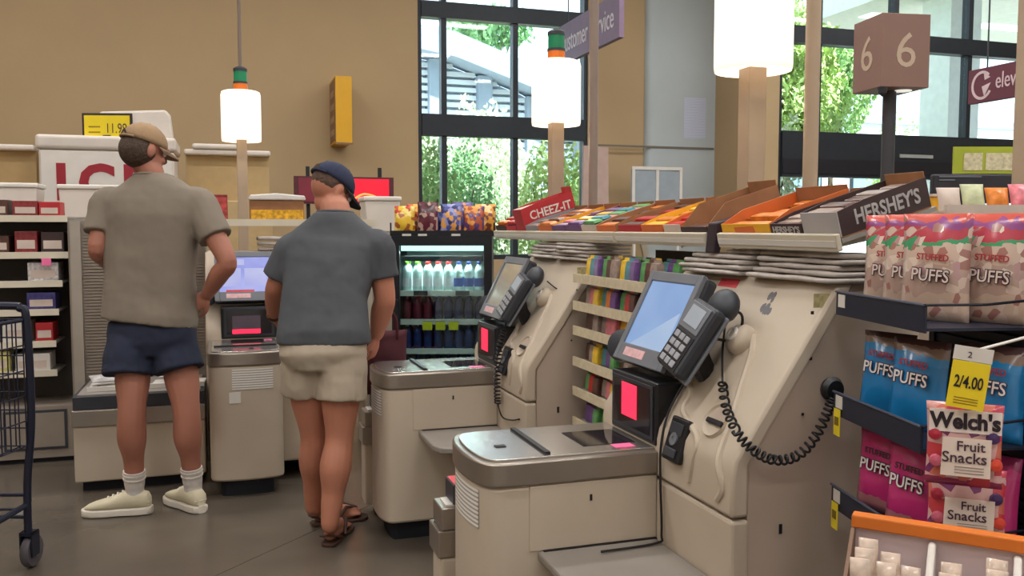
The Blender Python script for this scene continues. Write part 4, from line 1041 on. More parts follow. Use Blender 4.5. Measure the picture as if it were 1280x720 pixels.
# lane 6 furniture far right: green display, dark monitor, counter with packets
p = at(1192, 217, 5.6)
GD = empty('poster_stand', (p.x, p.y, 0), -YAW, 'lime green poster board with three cream pictures', 'poster stand')
MB().box(0, .48, 0, .02, p.z, p.z+.17).build('board', M('lime_board', (166,176,50), .6, var=.06), GD)
for x, a in ((.06,.12), (.2,.17), (.38,.1)): MB().box(x, x+a, -.004, -.001, p.z+.02, p.z+.13).build('picture', M('cream_picture', (206,196,160), .6, var=.25, scale=40), GD)
for x in (.05,.4): MB().box(x, x+.03, .02, .05, 0, p.z+.1).build('leg', m_dark, GD)
p = at(1166, 252, 5.0)
DMn = empty('register_screen', (p.x, p.y, 0), -YAW, 'dark wide register screen under the lime green board', 'register')
MB().box(0, .46, 0, .05, p.z-.01, p.z+.155).build('screen_back', M('plum_black', (46,42,50), .5), DMn, bevel=.01)
for x0, x1, dz in ((.03,.27,.137), (.03,.12,.118)): MB().box(x0, x1, -.004, -.001, p.z+dz, p.z+dz+.008).build('grey_strip', m_midgrey, DMn)  # two thin grey strips near the top of the dark case
MB().box(.2, .26, .01, .04, .9, p.z-.01).build('neck', m_dark, DMn)
MB().box(-.1, .7, -.1, .5, 0, .9).build('register_cabinet', m_taupe, DMn)
p = at(1184, 270, 2.75)
CT = empty('packet_counter', (p.x, p.y, 0), -YAW, 'narrow counter with white front board behind the candy rack', 'counter')
MB().box(0, .62, 0, .02, p.z-.12, p.z+.035).build('front_board', m_ltcard, CT)
MB().box(.0, .62, .02, .30, 0, p.z+.01).build('cabinet', m_taupe, CT)
Mx = Matrix.Translation((p.x, p.y, 0)) @ Matrix.Rotation(-YAW, 4, 'Z')
for k, (nm, mt) in enumerate((('cream', m_ltcard), ('pale green', M('pale_green_film', (186,190,150), .4, var=.2, scale=30)), ('orange', m_barorange), ('pink', m_barpink), ('tan', m_pk), ('scarlet', m_barred))):
    o = bag_mb(.075, .085+.012*(k % 2), .03, seed=k+50).build('snack_packet', mt, smooth='all')
    o.matrix_basis = Mx @ Matrix.Translation((.05+k*.078, .08, p.z+.011)) @ Matrix.Rotation(-.3, 4, 'X')
    tag(o, '%s snack packet leaning on the narrow counter with white front' % nm, 'snack packet')
p = at(1166, 263, 3.2)
YB2 = empty('carton', (p.x, p.y, 0), -YAW, 'small yellow carton on a tan plinth by the narrow counter', 'carton')
MB().box(0, .085, 0, .09, p.z, p.z+.05).build('box', m_yel, YB2, bevel=.003); MB().box(-.005, .09, -.005, .09, p.z+.0505, p.z+.06).build('lid', m_ltcard, YB2)
MB().box(-.02, .11, -.02, .12, 0, p.z).build('plinth', m_taupe, YB2)

# ================================================================ LEFT: ICE FREEZER, SHELVING, BINS
IY = 8.0
IC = empty('ice_freezer', (-1.43, IY, 0), 0, 'white ice freezer with big red ICE lettering', 'freezer')
m_ice = M('white_enamel_panel', (206,196,186), .45, var=.04); m_icer = M('ice_red', (150,30,44), .5)
MB().box(0, 1.03, .02, .7, 0, 2.0).build('cabinet', m_ice, IC, bevel=.02)
MB().box(-.02, 1.05, 0, .72, 2.002, 2.12).build('top_cap', m_ice, IC, bevel=.03, seg=4)
MB().box(.02, 1.01, .005, .019, 1.42, 1.98).build('sign_panel', m_white, IC)
MB().prism([(.42,2.122), (1.02,2.122), (1.0,2.33), (.96,2.375), (.44,2.34)], .2, .32, 'y').build('raised_panel', m_ice, IC, bevel=.02)
for i, (ch, x) in enumerate((('I',.165), ('C',.43), ('E',.72))): text(ch, .40, m_icer, IC, (x,.003,1.72), (PI/2,0,0), .002, bold=.016, sx=.98)
# neighbouring white cases with rounded caps
for x0, x1, lab in ((-2.9,-1.55,'white freezer case with rounded cap beside the ice freezer'), (-.33,.40,'white case with rounded cap between ice freezer and lane lamp')):
    F_ = empty('freezer_case', (x0, IY+.1, 0), 0, lab, 'freezer')
    MB().box(0, x1-x0, .02, .6, 0, 1.6).build('cabinet', m_wall if False else M('tan_case', (182,156,112), .6), F_, bevel=.01)
    MB().box(0, x1-x0, .5, .6, 1.6, 2.02).build('rear_panel', M('tan_case', (182,156,112), .6), F_)
    MB().box(-.01, x1-x0+.01, .38, .62, 2.022, 2.07).build('rail', m_ice, F_, bevel=.015)
    MB().box(.06, (x1-x0)*.7, .36, .63, 2.072, 2.12).build('cap', m_ice, F_, bevel=.02, seg=3)
# price sign on a stem
p = on_y(134, 161, 8.06)
PS = empty('price_sign', (p.x, p.y, 0), -YAW+.05, 'black framed yellow price sign on a thin stem on the ice freezer', 'price sign')
zs = p.z
MB().box(-.205, .205, 0, .018, zs-.13, zs+.13).build('frame', M('dark_brown_frame', (52,38,34), .5), PS, bevel=.006)
MB().box(-.185, .185, -.003, -.0005, zs-.11, zs+.11).build('card', M('yellow_price_card', (232,206,36), .5, var=.03), PS)
text('11.99', .115, m_dktxt, PS, (.075,-.004,zs), (PI/2,0,0), .0005, sx=.7)
for k in range(2): MB().box(-.15, -.055, -.004, -.0032, zs+.0-k*.045+.01, zs+.012-k*.045+.01).build('fine_print', M('card_ink', (150,120,30), .5), PS)
MB().tube([(0,.009,2.128), (0,.009,zs-.13)], .006, 6).build('stem', m_dark, PS)
MB().box(-.03, .03, -.02, .04, 2.1205, 2.129).build('stem_foot', m_dark, PS)

# left shelving unit
LG = empty('shelving_unit', (-1.95, 5.62, 0), 0, 'grey shelving unit with cream edged shelves behind the shopping cart', 'shelving')
m_gback = M('dark_grey_back', (74,68,64), .7); m_colm = M('warm_grey_metal', (138,126,114), .55, var=.05)
MB().box(0, 1.1, .34, .38, 0, 1.40).build('back_panel', m_gback, LG)
MB().box(0, 1.08, .0, .34, 0.03, .33).build('base_cabinet', m_colm, LG); MB().box(.72, 1.05, -.006, -.0005, .08, .31).build('base_frame', m_dark, LG); MB().box(.735, 1.035, -.009, -.0065, .095, .295).build('base_panel', m_colm, LG)
MB().box(0, 1.08, .03, .34, 0, .03).build('plinth', m_plinth, LG)
cl = MB().box(1.082, 1.28, .02, .38, 0, 1.40).build('end_column', m_colm, LG)
def ribs(name, x0, x1, y, z0, z1, par, mat, pitch=.018):
    mb = MB(); z = z0
    while z < z1: mb.box(x0, x1, y-.006, y, z, z+pitch*.62); z += pitch
    o = mb.build(name, mat, par); o['kind'] = 'stuff'; return o
ribs('perforated_ribs', 1.16, 1.275, .0195, .42, 1.38, cl, m_colm)
MB().box(1.095, 1.15, .0, .0195, 0, 1.40).build('column_edge', M('pale_grey_edge', (158,148,136), .5), cl)
def lshelf(x0, x1, z, d=.3):
    s = MB().box(x0, x1, .04, .34, z-.012, z).build('shelf', m_shelfgrey, LG)
    MB().box(x0, x1, .03, .0395, z-.03, z+.008).build('shelf_lip', m_lip, s)
LS = [(.0,1.08,1.425), (.0,1.08,1.215), (.40,1.045,1.05), (.40,1.02,.885), (.40,1.0,.70), (.40,1.0,.53)]
for a, b, z in LS: lshelf(a, b, z)
def carton(x, y, z, w_, d, h, mat, label, lid=None, grp=None, name='carton', cat='carton'):
    o = empty(name, (-1.95+x, 5.62+y, z), 0, label, cat, grp)
    MB().box(0, w_, 0, d, 0, h).build('box', mat, o, bevel=.003)
    if lid: MB().box(-.004, w_+.004, -.004, d+.004, h+.0005, h+lid[1]).build('lid', lid[0], o, bevel=.003)
    else: MB().box(w_*.1, w_*.9, -.002, -.0004, h*.2, h*.6).build('printed_label', m_ltcard, o)
    return o
m_dred = M('dark_red_print', (128,44,46), .45, var=.35, scale=40); m_choc = M('chocolate_print', (82,52,44), .45, var=.3, scale=40)
carton(.66, .06, 1.426, .11, .16, .095, m_choc, 'dark chocolate carton on the top shelf beside the red carton'); carton(.795, .06, 1.426, .13, .16, .09, m_dred, 'dark red carton on the top shelf'); carton(.93, .06, 1.426, .11, .16, .085, m_redc, 'bright red carton at the end of the top shelf')
carton(.80, .06, 1.216, .115, .18, .125, m_dred, 'dark red carton on the second shelf'); carton(.935, .06, 1.216, .12, .18, .12, m_hb, 'black brown carton on the second shelf')
carton(.66, .06, 1.216, .11, .18, .1, m_choc, 'brown carton on the second shelf')
carton(.86, .06, 1.051, .16, .18, .11, M('white_black_print', (196,190,188), .5, var=.5, scale=45), 'white and black patterned carton on the third shelf')
carton(.85, .06, .886, .15, .18, .10, M('blue_print', (62,58,112), .5, var=.4, scale=40), 'dark blue patterned carton on the fourth shelf')
carton(.55, .06, .701, .14, .18, .13, m_white, 'plain white carton on the fifth shelf'); carton(.72, .06, .701, .14, .18, .12, m_white, 'white carton next to the red one on the fifth shelf'); carton(.89, .06, .701, .09, .18, .11, m_redc, 'small red carton on the fifth shelf')
carton(.55, .06, .531, .2, .18, .12, M('yellow_white_print', (206,196,120), .5, var=.4, scale=25), 'yellow and white patterned carton on the lowest shelf'); carton(.78, .06, .531, .18, .18, .1, m_white, 'white carton on the lowest shelf')
MB().box(.94, .99, .024, .0295, 1.145, 1.185).build('pink_ticket', M('pink_patch', (235,110,160), .5), LG)
# white lidded totes standing behind the top shelf
def tote(x, y, z, w_, d, h, label):
    o = empty('plastic_tote', (x, y, z), 0, label, 'tote')
    MB().prism([(.012,0), (w_-.012,0), (w_,h), (0,h)], 0, d, 'y').build('tub', m_ice, o, bevel=.008)
    MB().box(-.01, w_+.01, -.01, d+.01, h+.0005, h+.03).build('lid', m_white, o, bevel=.010, seg=3)
    return o
tw = empty('tote_shelf', (-1.95, 6.02, 0), 0, 'grey back shelf carrying white lidded totes', 'shelving')
MB().box(0, 1.85, 0, .38, 1.40, 1.42).build('board', m_shelfgrey, tw)
for x in (.05, 1.8): MB().box(x, x+.03, .05, .33, 0, 1.40).build('leg', m_colm, tw)
tote(-1.52, 6.08, 1.421, .42, .26, .185, 'white lidded tote behind the chocolate carton'); tote(-.98, 6.08, 1.421, .36, .26, .18, 'white lidded tote below the red ICE lettering'); tote(-.42, 6.08, 1.421, .26, .26, .16, 'white lidded tote beside the lane lamp post')
# ribbed grey panel behind the man in the tan shirt
RP = empty('ribbed_panel', (-.66, 5.62, 0), 0, 'warm grey ribbed metal panel behind the man in tan', 'panel')
MB().box(0, .54, .02, .06, .0, 1.40).build('sheet', m_colm, RP)
ribs('ribs', .005, .535, .0195, .53, 1.38, RP, m_colm)
MB().box(.02, .34, -.09, .012, 1.035, 1.06).build('ledge', m_lip, RP)
kb = empty('carton', (-.55, 5.55, 1.061), 0, 'plain brown carton on the ledge of the ribbed panel', 'carton'); MB().box(0, .16, 0, .07, 0, .15).build('box', m_kraft, kb, bevel=.003); MB().box(.02, .14, -.002, -.0005, .0, .03).build('printed_label', m_yel, kb)
MB().tube(spline([(.03,-.01,.80), (.08,-.03,.795), (.17,-.05,.825)]), .006, 6).build('hook', m_dark, RP)
# papers lying on the bagging cabinet
for k, (x, y, z, rz, lab) in enumerate(((-.70,5.0,.5075,.05,'flat white tray on the bagging cabinet'), (-.40,5.02,.5075,-.06,'second flat white tray on the bagging cabinet'))):
    o = empty('flat_tray', (x, y, z), rz, lab, 'tray'); MB().box(0, .27, 0, .2, 0, .012).build('base', m_white, o, bevel=.003)
    MB().box(-.004, .274, -.008, 0, .0, .024).build('front_edge', m_white, o)
for k, (x, y, rz) in enumerate(((-.62,5.08,.3), (-.30,5.1,-.4))):
    o = bag_mb(.14, .10, .035, seed=70+k).build('crumpled_bag', M('crumpled_film', (176,172,170), .3, var=.3, scale=30), smooth='all'); o.rotation_euler = (-1.35,0,rz); o.location = (x, y, .545)
    tag(o, ['crumpled clear plastic bag beside the left leg of the man in tan', 'crumpled clear plastic bag between the legs of the man in tan'][k], 'plastic bag')

# shelf over the lilac screen kiosk
KS = empty('candy_shelf', (-.10, 5.40, 0), 0, 'cream edged shelf above the lilac screen kiosk', 'shelf')
MB().box(0, .98, .012, .24, 1.385, 1.398).build('board', m_shelfgrey, KS); MB().box(-.003, .983, 0, .0115, 1.372, 1.412).build('lip', m_lip, KS)
for x in (.10, .60): MB().box(x, x+.014, .10, .2, 1.2245, 1.385).build('bracket', m_lip, KS)
MB().box(.93, .96, .05, .2, 0, 1.385).build('bracket_leg', m_lip, KS)
def box_on(x, y, z, w_, d, h, mat, label, front, cover=None):
    o = empty('snack_box', (x, y, z), 0, label, 'snack box')
    MB().box(0, w_, 0, d, 0, h).build('box', mat, o, bevel=.003); MB().box(.004, w_-.004, -.003, -.0005, .004, h*front[1]).build('front_print', front[0], o)
    if cover: MB().prism([(-.01,h+.0008), (w_+.012,h+.0008), (w_+.006,h+.028), (w_*.5,h+.042), (0,h+.03)], -.012, d+.01, 'y').build('white_lid', m_white, o, bevel=.008)
box_on(-.085, 5.42, 1.399, .10, .16, .155, m_dred, 'red snack box at the end of the shelf over the lilac screen', (M('red_white_print', (180,70,66), .5, var=.5, scale=30), .9))
box_on(.14, 5.42, 1.399, .31, .16, .125, m_kraft, 'wide brown and yellow snack box under a soft white lid', (M('yellow_print', (214,160,40), .5, var=.45, scale=40), .55), True)
for k in range(3):
    o = folded_bag(.30, .15, .024, 40+k).build('folded_paper_bag', m_paper, smooth='all'); o.location = (.485, 5.41-.005*k, 1.2245+.031*k); o.rotation_euler = (0,0,PI/2+.03*k)
    tag(o, 'folded grey paper bag piled on the kiosk with lilac screen', 'paper bag', 'folded bags on the lilac screen kiosk')
o = tote(.86, 5.72, 1.335, .23, .25, .20, 'white lidded tote beside the yellow snack bag')
ts = empty('tote_stand', (.82, 5.68, 0), 0, 'grey stand carrying the white tote behind the cooler', 'stand'); MB().box(0, .32, 0, .34, 1.31, 1.334).build('top', m_shelfgrey, ts); MB().box(.02, .3, .02, .32, 0, 1.31).build('cabinet', m_taupe, ts)

# ================================================================ SHOPPING CART
_cr = Matrix.Rotation(PI-YAW, 3, 'Z'); _cp = Vector((-.775,3.87,0))-_cr @ Vector((-.6,0,0))
SC = empty('shopping_cart', _cp, PI-YAW, 'dark navy wire shopping cart at the edge of the aisle', 'shopping cart')
m_cart = M('navy_cart_metal', (34,36,52), .4, metal=.3, var=.1)
def ct(pts, r, name='frame_tube', par=SC, m=m_cart): return MB().tube(pts, r, 8).build(name, m, par, smooth=True)
# end frame facing us, going left out of view
ct(spline([(0,0,.13), (.005,0,.35), (.03,0,.62), (.025,0,1.0), (.0,0,1.045), (-.06,0,1.055), (-.54,0,1.055), (-.60,0,1.045), (-.625,0,1.0), (-.63,0,.62), (-.605,0,.35), (-.6,0,.13)], 6), .0155, 'end_frame')
# basket
zt, zb_ = 1.0, .50
for z in [zb_+i*.072 for i in range(8)]: ct([(.015,.012,z), (-.615,.012,z)], .003, 'basket_wire')
for x in [.015-i*.042 for i in range(16)]: ct([(x,.012,zb_), (x,.012,zt)], .0028, 'basket_wire')
for sx in (.015,-.615):
    for z in [zb_+i*.1 for i in range(6)]: ct([(sx,.012,z), (sx-(.06 if sx>0 else -.06),.86,z+.0)], .003, 'basket_wire')
    for k in range(1,16): 
        f = k/16; xx = sx-(.06 if sx>0 else -.06)*f; ct([(xx,.86*f,zb_), (xx,.86*f,zt)], .0028, 'basket_wire')
    ct([(sx,.012,zt), (sx-(.06 if sx>0 else -.06),.86,zt)], .008, 'basket_rim')
for z in (zb_, .75, zt): ct([(-.045,.86,z), (-.555,.86,z)], .006, 'basket_wire')
for k in range(10): ct([(.0-k*.066,.012,zb_), (-.03-k*.06,.86,zb_)], .003, 'basket_wire')
# lower rack
for x in (0,-.6): ct([(x,0,.26), (x-(.05 if x == 0 else -.05),.9,.22)], .012, 'lower_rail'); 
for k in range(8): ct([(0,.05+k*.11,.257), (-.6,.05+k*.11,.257)], .006, 'lower_bar')
ct([(.005,0,.30), (-.605,0,.30)], .008, 'lower_bar'); ct([(.003,0,.21), (-.603,0,.21)], .008, 'lower_bar')
MB().box(-.575, -.53, -.022, -.0165, .185, .235).build('white_tag', m_white, SC)
for x, y in ((0,0), (-.6,0), (-.05,.9), (-.55,.9)):
    wh = MB().lathe([(.012,-.016), (.06,-.016), (.0655,-.008), (.0655,.008), (.06,.016), (.012,.016)], 24).build('wheel', M('grey_rubber', (78,74,76), .6), SC, smooth=True, loc=(x,y-.02 if y == 0 else y,.0658), rot=(0,PI/2,0))
    MB().lathe([(.004,-.024), (.02,-.024), (.02,.024), (.004,.024)], 12).build('hub', m_midgrey, wh)
    MB().box(x-.026, x-.020, y-.035, y+.02, .05, .15).box(x+.020, x+.026, y-.035, y+.02, .05, .15).box(x-.026, x+.026, y-.03, y+.02, .138, .15).build('fork', m_cart, SC)
    if y > .1: MB().tube([(x,y,.15), (x,y,.222)], .012, 8).build('fork_stem', m_cart, SC)

# ================================================================ PEOPLE
m_skin1 = M('skin_tanned', (164,108,88), .55, var=.06, scale=12, bump=.03, bscale=180)
m_skin2 = M('skin_warm', (176,116,92), .55, var=.06, scale=12, bump=.03, bscale=180)
def resample(pts, rad, n):
    P = [Vector(p) for p in pts]; out = []; rr = []
    for k in range(len(P)-1):
        p0, p1, p2, p3 = P[max(k-1,0)], P[k], P[k+1], P[min(k+2,len(P)-1)]
        for i in range(n):
            f = i/n; out.append(.5*((2*p1)+(-p0+p2)*f+(2*p0-5*p1+4*p2-p3)*f*f+(-p0+3*p1-3*p2+p3)*f**3)); rr.append(rad[k]+(rad[k+1]-rad[k])*(f*f*(3-2*f)))
    return out+[P[-1]], rr+[rad[-1]]
def limb(mb, pts, rad, n=14, seg=5, round_ends=True, squash=None):
    """tapered tube through the joints; squash=(dir, k) flattens it along dir"""
    P, Rr = resample(pts, rad, seg)
    if round_ends:
        d0 = (P[0]-P[1]).normalized(); d1 = (P[-1]-P[-2]).normalized(); r0, r1 = Rr[0], Rr[-1]
        P = [P[0]+d0*r0*.95, P[0]+d0*r0*.7]+P+[P[-1]+d1*r1*.7, P[-1]+d1*r1*.95]; Rr = [r0*.25, r0*.72]+Rr+[r1*.72, r1*.25]
    rings = []; ref = None
    for i, p in enumerate(P):
        t = (P[min(i+1,len(P)-1)]-P[max(i-1,0)]).normalized()
        if ref is None: ref = Vector((0,0,1)) if abs(t.z) < .8 else Vector((.3,1,0))
        a = t.cross(ref).normalized(); b = a.cross(t).normalized(); ref = b
        ring = []
        for k in range(n):
            q = a*(Rr[i]*math.cos(2*PI*k/n))+b*(Rr[i]*math.sin(2*PI*k/n))
            if squash:
                sd_ = squash[0]; q = q-sd_*(q.dot(sd_)*(1-squash[1]))
            ring.append(p+q)
        rings.append(ring)
    mb.loft(rings)
def trunk(mb, rows, lat, n=28, pw=2.6):
    """rows: (centre, half width, half depth); rings laid across the spine direction"""
    rings = []; C_ = [Vector(r[0]) for r in rows]
    for i, (c, a_, b_) in enumerate(rows):
        t = (C_[min(i+1,len(rows)-1)]-C_[max(i-1,0)]).normalized()
        la = (lat-t*lat.dot(t)).normalized(); fw = t.cross(la).normalized()
        ring = []
        for k in range(n):
            th = 2*PI*k/n; cx, sx = math.cos(th), math.sin(th)
            ring.append(Vector(c)+la*(a_*math.copysign(abs(cx)**(2/pw), cx))+fw*(b_*math.copysign(abs(sx)**(2/pw), sx)))
        rings.append(ring)
    mb.loft(rings)
def hand(mb, wrist, d, nrm, thumb, curl=.5, spread=.1):
    """palm, four jointed fingers and a thumb; d = pointing direction, nrm = side the fingers curl to, thumb = +1/-1"""
    d = Vector(d).normalized(); nrm = Vector(nrm); nrm = (nrm-d*nrm.dot(d)).normalized(); s = d.cross(nrm)*thumb
    W_ = Vector(wrist)
    limb(mb, [W_, W_+d*.035, W_+d*.075, W_+d*.092], [.027,.036,.042,.038], n=14, seg=3, squash=(nrm,.42))
    for i, (ln_f, off) in enumerate(((.070,.030), (.080,.010), (.074,-.010), (.058,-.029))):
        base = W_+d*.088+s*off; pts = [base]; ang = curl*.5; dir0 = (d+s*spread*(1.5-i)*.4).normalized(); p_ = base
        for q, fr in enumerate((.45,.32,.23)):
            dd = dir0*math.cos(ang)+nrm*math.sin(ang); p_ = p_+dd*ln_f*fr; pts.append(p_); ang += curl*.75
        limb(mb, pts, [.0098,.0092,.0085,.0075], n=8, seg=2)
    tb = W_+d*.026+s*.032
    limb(mb, [tb, tb+d*.028+s*.022+nrm*.008, tb+d*.056+s*.026+nrm*.018, tb+d*.075+s*.022+nrm*.024], [.014,.0118,.0105,.009], n=8, seg=2)
def bake(mb, name, mat, parent, voxel, smooth=4, disp=None):
    me = mb.mesh(name); bm = bmesh.new(); bm.from_mesh(me); bmesh.ops.recalc_face_normals(bm, faces=bm.faces); bm.to_mesh(me); bm.free()
    t = bpy.data.objects.new(name, me); COL.objects.link(t)
    md = t.modifiers.new('remesh', 'REMESH'); md.mode = 'VOXEL'; md.voxel_size = voxel; md.use_smooth_shade = True
    if smooth: sm = t.modifiers.new('smooth', 'SMOOTH'); sm.iterations = smooth; sm.factor = .5
    if disp:
        for sc, st in disp:
            tx = bpy.data.textures.new('folds', 'CLOUDS'); tx.noise_scale = sc; tx.noise_depth = 2
            dm = t.modifiers.new('folds', 'DISPLACE'); dm.texture = tx; dm.strength = st; dm.mid_level = .5; dm.texture_coords = 'GLOBAL'
    dg = bpy.context.evaluated_depsgraph_get(); dg.update()
    m2 = bpy.data.meshes.new_from_object(t.evaluated_get(dg)); m2.name = name
    bpy.data.objects.remove(t, do_unlink=True); bpy.data.meshes.remove(me)
    m2.materials.clear()
    return link(name, m2, mat, parent, smooth='all')
def head_parts(mb, c, rot):
    """skull, jaw, nose, ears, lips and brow, merged with the body; local x right, y forward"""
    def e(p, r, extra=None): mb.ell(Vector(c)+rot @ Vector(p), r, 18, 12, rot if extra is None else rot @ extra)
    e((0,-.012,.025), (.078,.098,.098)); e((0,.022,-.035), (.064,.076,.082)); e((0,.055,-.078), (.040,.036,.036))
    e((0,.100,-.012), (.013,.020,.018)); e((0,.092,.008), (.010,.014,.030)); e((0,.086,.034), (.058,.016,.014))
    e((0,.088,-.052), (.024,.012,.009)); e((.034,.07,-.02), (.024,.022,.022)); e((-.034,.07,-.02), (.024,.022,.022))
    for s in (-1,1): e((s*.080,-.006,-.006), (.012,.022,.034), Matrix.Rotation(s*.25, 3, 'Z'))
def eyes(c, rot, parent):
    for s in (-1,1):
        o = MB().ell((0,0,0), (.0125,.0125,.0125), 12, 8).build('eye', M('eye_white', (225,220,214), .2), parent, smooth='all', loc=Vector(c)+rot @ Vector((s*.031,.079,.012)))
def cap(c, rot, mat, parent, brim_mat, gap):
    c = Vector(c); rings = []; n = 32
    for j in range(9):
        th = j/8*PI/2*.985; rr = math.cos(th); zz = math.sin(th)
        rings.append([c+rot @ Vector((.088*rr*math.cos(2*PI*k/n), -.012+.110*rr*math.sin(2*PI*k/n), .032+.098*zz)) for k in range(n)])
    cp_ = MB().loft(rings).build('cap', mat, parent, smooth='all')
    # brim: curved plate in front
    top = []; bot = []; m = 12
    for i in range(m+1):
        a = PI*(.12+.76*i/m); 
        for q, (rx, ry) in enumerate(((.086,.104), (.090,.150), (.082,.180))):
            x = rx*math.cos(a); y = -.012+ry*math.sin(a); z = .036-.10*x*x/.0081*.10-.018*(q*.5)
            top.append(c+rot @ Vector((x,y,z))); bot.append(c+rot @ Vector((x,y,z-.005)))
    V = top+bot; N = len(top); F = []
    for i in range(m):
        for q in range(2):
            a_ = i*3+q; F += [(a_, a_+1, a_+4, a_+3), (a_+N, a_+3+N, a_+4+N, a_+1+N)]
        F.append((i*3+2, i*3+2+N, i*3+5+N, i*3+5)); F.append((i*3, i*3+3, i*3+3+N, i*3+N))
    for a_ in (0, m*3):
        for q in range(2): F.append((a_+q, a_+q+N, a_+q+1+N, a_+q+1))
    MB().add(V, F).build('brim', brim_mat, cp_, smooth=True)
    # opening and strap at the back
    hole = []
    for i in range(13):
        a = PI+PI*i/12; hole.append((.030*math.cos(a)*-1, .030*math.sin(a)*-1))
    mb = MB(); mb.add([c+rot @ Vector((x, -.012-.1115*math.sqrt(max(0,1-(x/.088)**2-(z/.13)**2))-.0015, .034+z)) for x, z in hole], [tuple(range(len(hole)))])
    mb.build('back_opening', gap, cp_)
    MB().tube([c+rot @ Vector((.0885*math.sin(t), -.012-.1115*math.cos(t), .034)) for t in [(-.5+i/10)*1.5 for i in range(11)]], .006, 6).build('strap', mat, cp_, smooth=True)
    MB().ell(c+rot @ Vector((0,-.012,.131)), (.007,.007,.004), 10, 6, rot).build('button', mat, cp_)
    for k in range(3):
        pts = []
        for i in range(9):
            th = i/8*PI; a = k*PI/3+.5
            pts.append(c+rot @ Vector((.0888*math.cos(th)*math.cos(a), -.012+.1108*math.cos(th)*math.sin(a), .032+.0985*math.sin(th))))
        MB().tube(pts, .0012, 5).build('seam', mat, cp_)
    return cp_
def shoe(heel, toe, parent, upper, solem, L=.30):
    h, t = Vector(heel), Vector(toe); d = (t-h); d.z = 0; d.normalize(); s = Vector((d.y, -d.x, 0)); h.z = 0
    def sec(y, w_, z0, z1, pw=2.4, n=16):
        r_ = []
        for k in range(n):
            a = 2*PI*k/n; cx, sx = math.cos(a), math.sin(a)
            r_.append(h+d*y+s*(w_*math.copysign(abs(cx)**(2/pw), cx))+Vector((0,0,(z0+z1)/2+(z1-z0)/2*math.copysign(abs(sx)**(2/pw), sx))))
        return r_
    so = [sec(y, w_, .001, .036, 6) for y, w_ in ((-.014,.020), (.0,.038), (.05,.047), (.13,.047), (.2,.056), (.25,.053), (.287,.037), (.303,.014))]
    up = [sec(y, w_, .030, z) for y, w_, z in ((-.008,.018,.085), (.004,.034,.104), (.04,.044,.114), (.08,.045,.118), (.11,.043,.112), (.15,.046,.094), (.2,.050,.078), (.245,.047,.066), (.275,.032,.054), (.292,.012,.042))]
    S_ = MB().loft(up).build('shoe', upper, parent, smooth=True)
    MB().loft(so).build('sole', solem, S_, smooth=True)
    for q in range(4):
        y = .115+q*.022; z = .110-.38*(y-.115)
        MB().tube([h+d*y-s*.026+Vector((0,0,z-.008)), h+d*(y+.004)+Vector((0,0,z+.004)), h+d*y+s*.026+Vector((0,0,z-.008))], .0035, 6).build('lace', solem, S_)
    MB().tube([h+d*.0-s*.03+Vector((0,0,.06)), h+d*-.008+Vector((0,0,.062)), h+d*.0+s*.03+Vector((0,0,.06))], .004, 6).build('heel_tab', solem, S_)
    return S_
def Rz(a): return Matrix.Rotation(a, 3, 'Z')

# ---------------- man in tan T-shirt
A = empty('person', (-.33,4.46,0), 0, 'man in tan T-shirt, navy shorts and tan cap with white sneakers', 'person')
def PA(o):   # keep world coordinates while parented to an empty away from the origin
    o.matrix_parent_inverse = A.matrix_basis.inverted() if o.parent == A else o.matrix_parent_inverse
lat = Vector((_R.x,_R.y,0)).normalized(); fwd = Vector((_F.x,_F.y,0)).normalized()
hd = at(181, 189, 4.17); hrot = Rz(-YAW-math.radians(42)) @ Matrix.Rotation(math.radians(-18), 3, 'X')
nb_ = at(189, 224, 4.18)
shL, shR = at(134, 256, 4.18), at(249, 255, 4.18)
elL, wrL = at(122, 312, 4.12), at(140, 335, 4.36)
elR, wrR = at(284, 327, 4.12), at(259, 368, 4.22)
hpL, hpR = at(167, 425, 4.17), at(220, 425, 4.2)
knL, knR = at(165, 512, 4.10), at(233, 512, 4.16)
def ankle_over(hl, tl):
    q = Vector(tl)-Vector(hl); q.z = 0; return Vector(hl)+q.normalized()*.064+Vector((0,0,.115))
anL, anR = ankle_over(on_z(187,641,0), on_z(106,645,0)), ankle_over(on_z(251,641,0), on_z(212,626,0))
b = MB()
limb(b, [hpL, (hpL+knL)/2, knL, knL.lerp(anL,.32)-fwd*.012, knL.lerp(anL,.65), anL], [.085,.080,.062,.066,.046,.036])
limb(b, [hpR, (hpR+knR)/2, knR, knR.lerp(anR,.32)-fwd*.012, knR.lerp(anR,.65), anR], [.085,.080,.062,.066,.046,.036])
pel = (hpL+hpR)/2
trunk(b, [(pel-Vector((0,0,.06)),.10,.08), (pel+Vector((0,0,.05)),.165,.11), (pel+Vector((0,0,.25)),.15,.10), (nb_-Vector((0,0,.24)),.16,.10), (nb_-Vector((0,0,.12)),.13,.08), (nb_-Vector((0,0,.01)),.06,.06)], lat)
limb(b, [nb_-Vector((0,0,.04)), nb_+Vector((0,0,.03)), hd-Vector((0,0,.06))], [.068,.06,.058])
limb(b, [shL, shL.lerp(elL,.5), elL, elL.lerp(wrL,.4), wrL], [.055,.050,.043,.043,.029]); limb(b, [shR, shR.lerp(elR,.5), elR, elR.lerp(wrR,.35), wrR], [.055,.053,.045,.047,.031])
hand(b, wrR, Vector((-.75*_R.x, -.75*_R.y, -.62)), -lat*.2+fwd*.9+Vector((0,0,-.2)), 1, .7); hand(b, wrL, fwd+Vector((0,0,.1)), Vector((0,0,-1)), 1, .45)
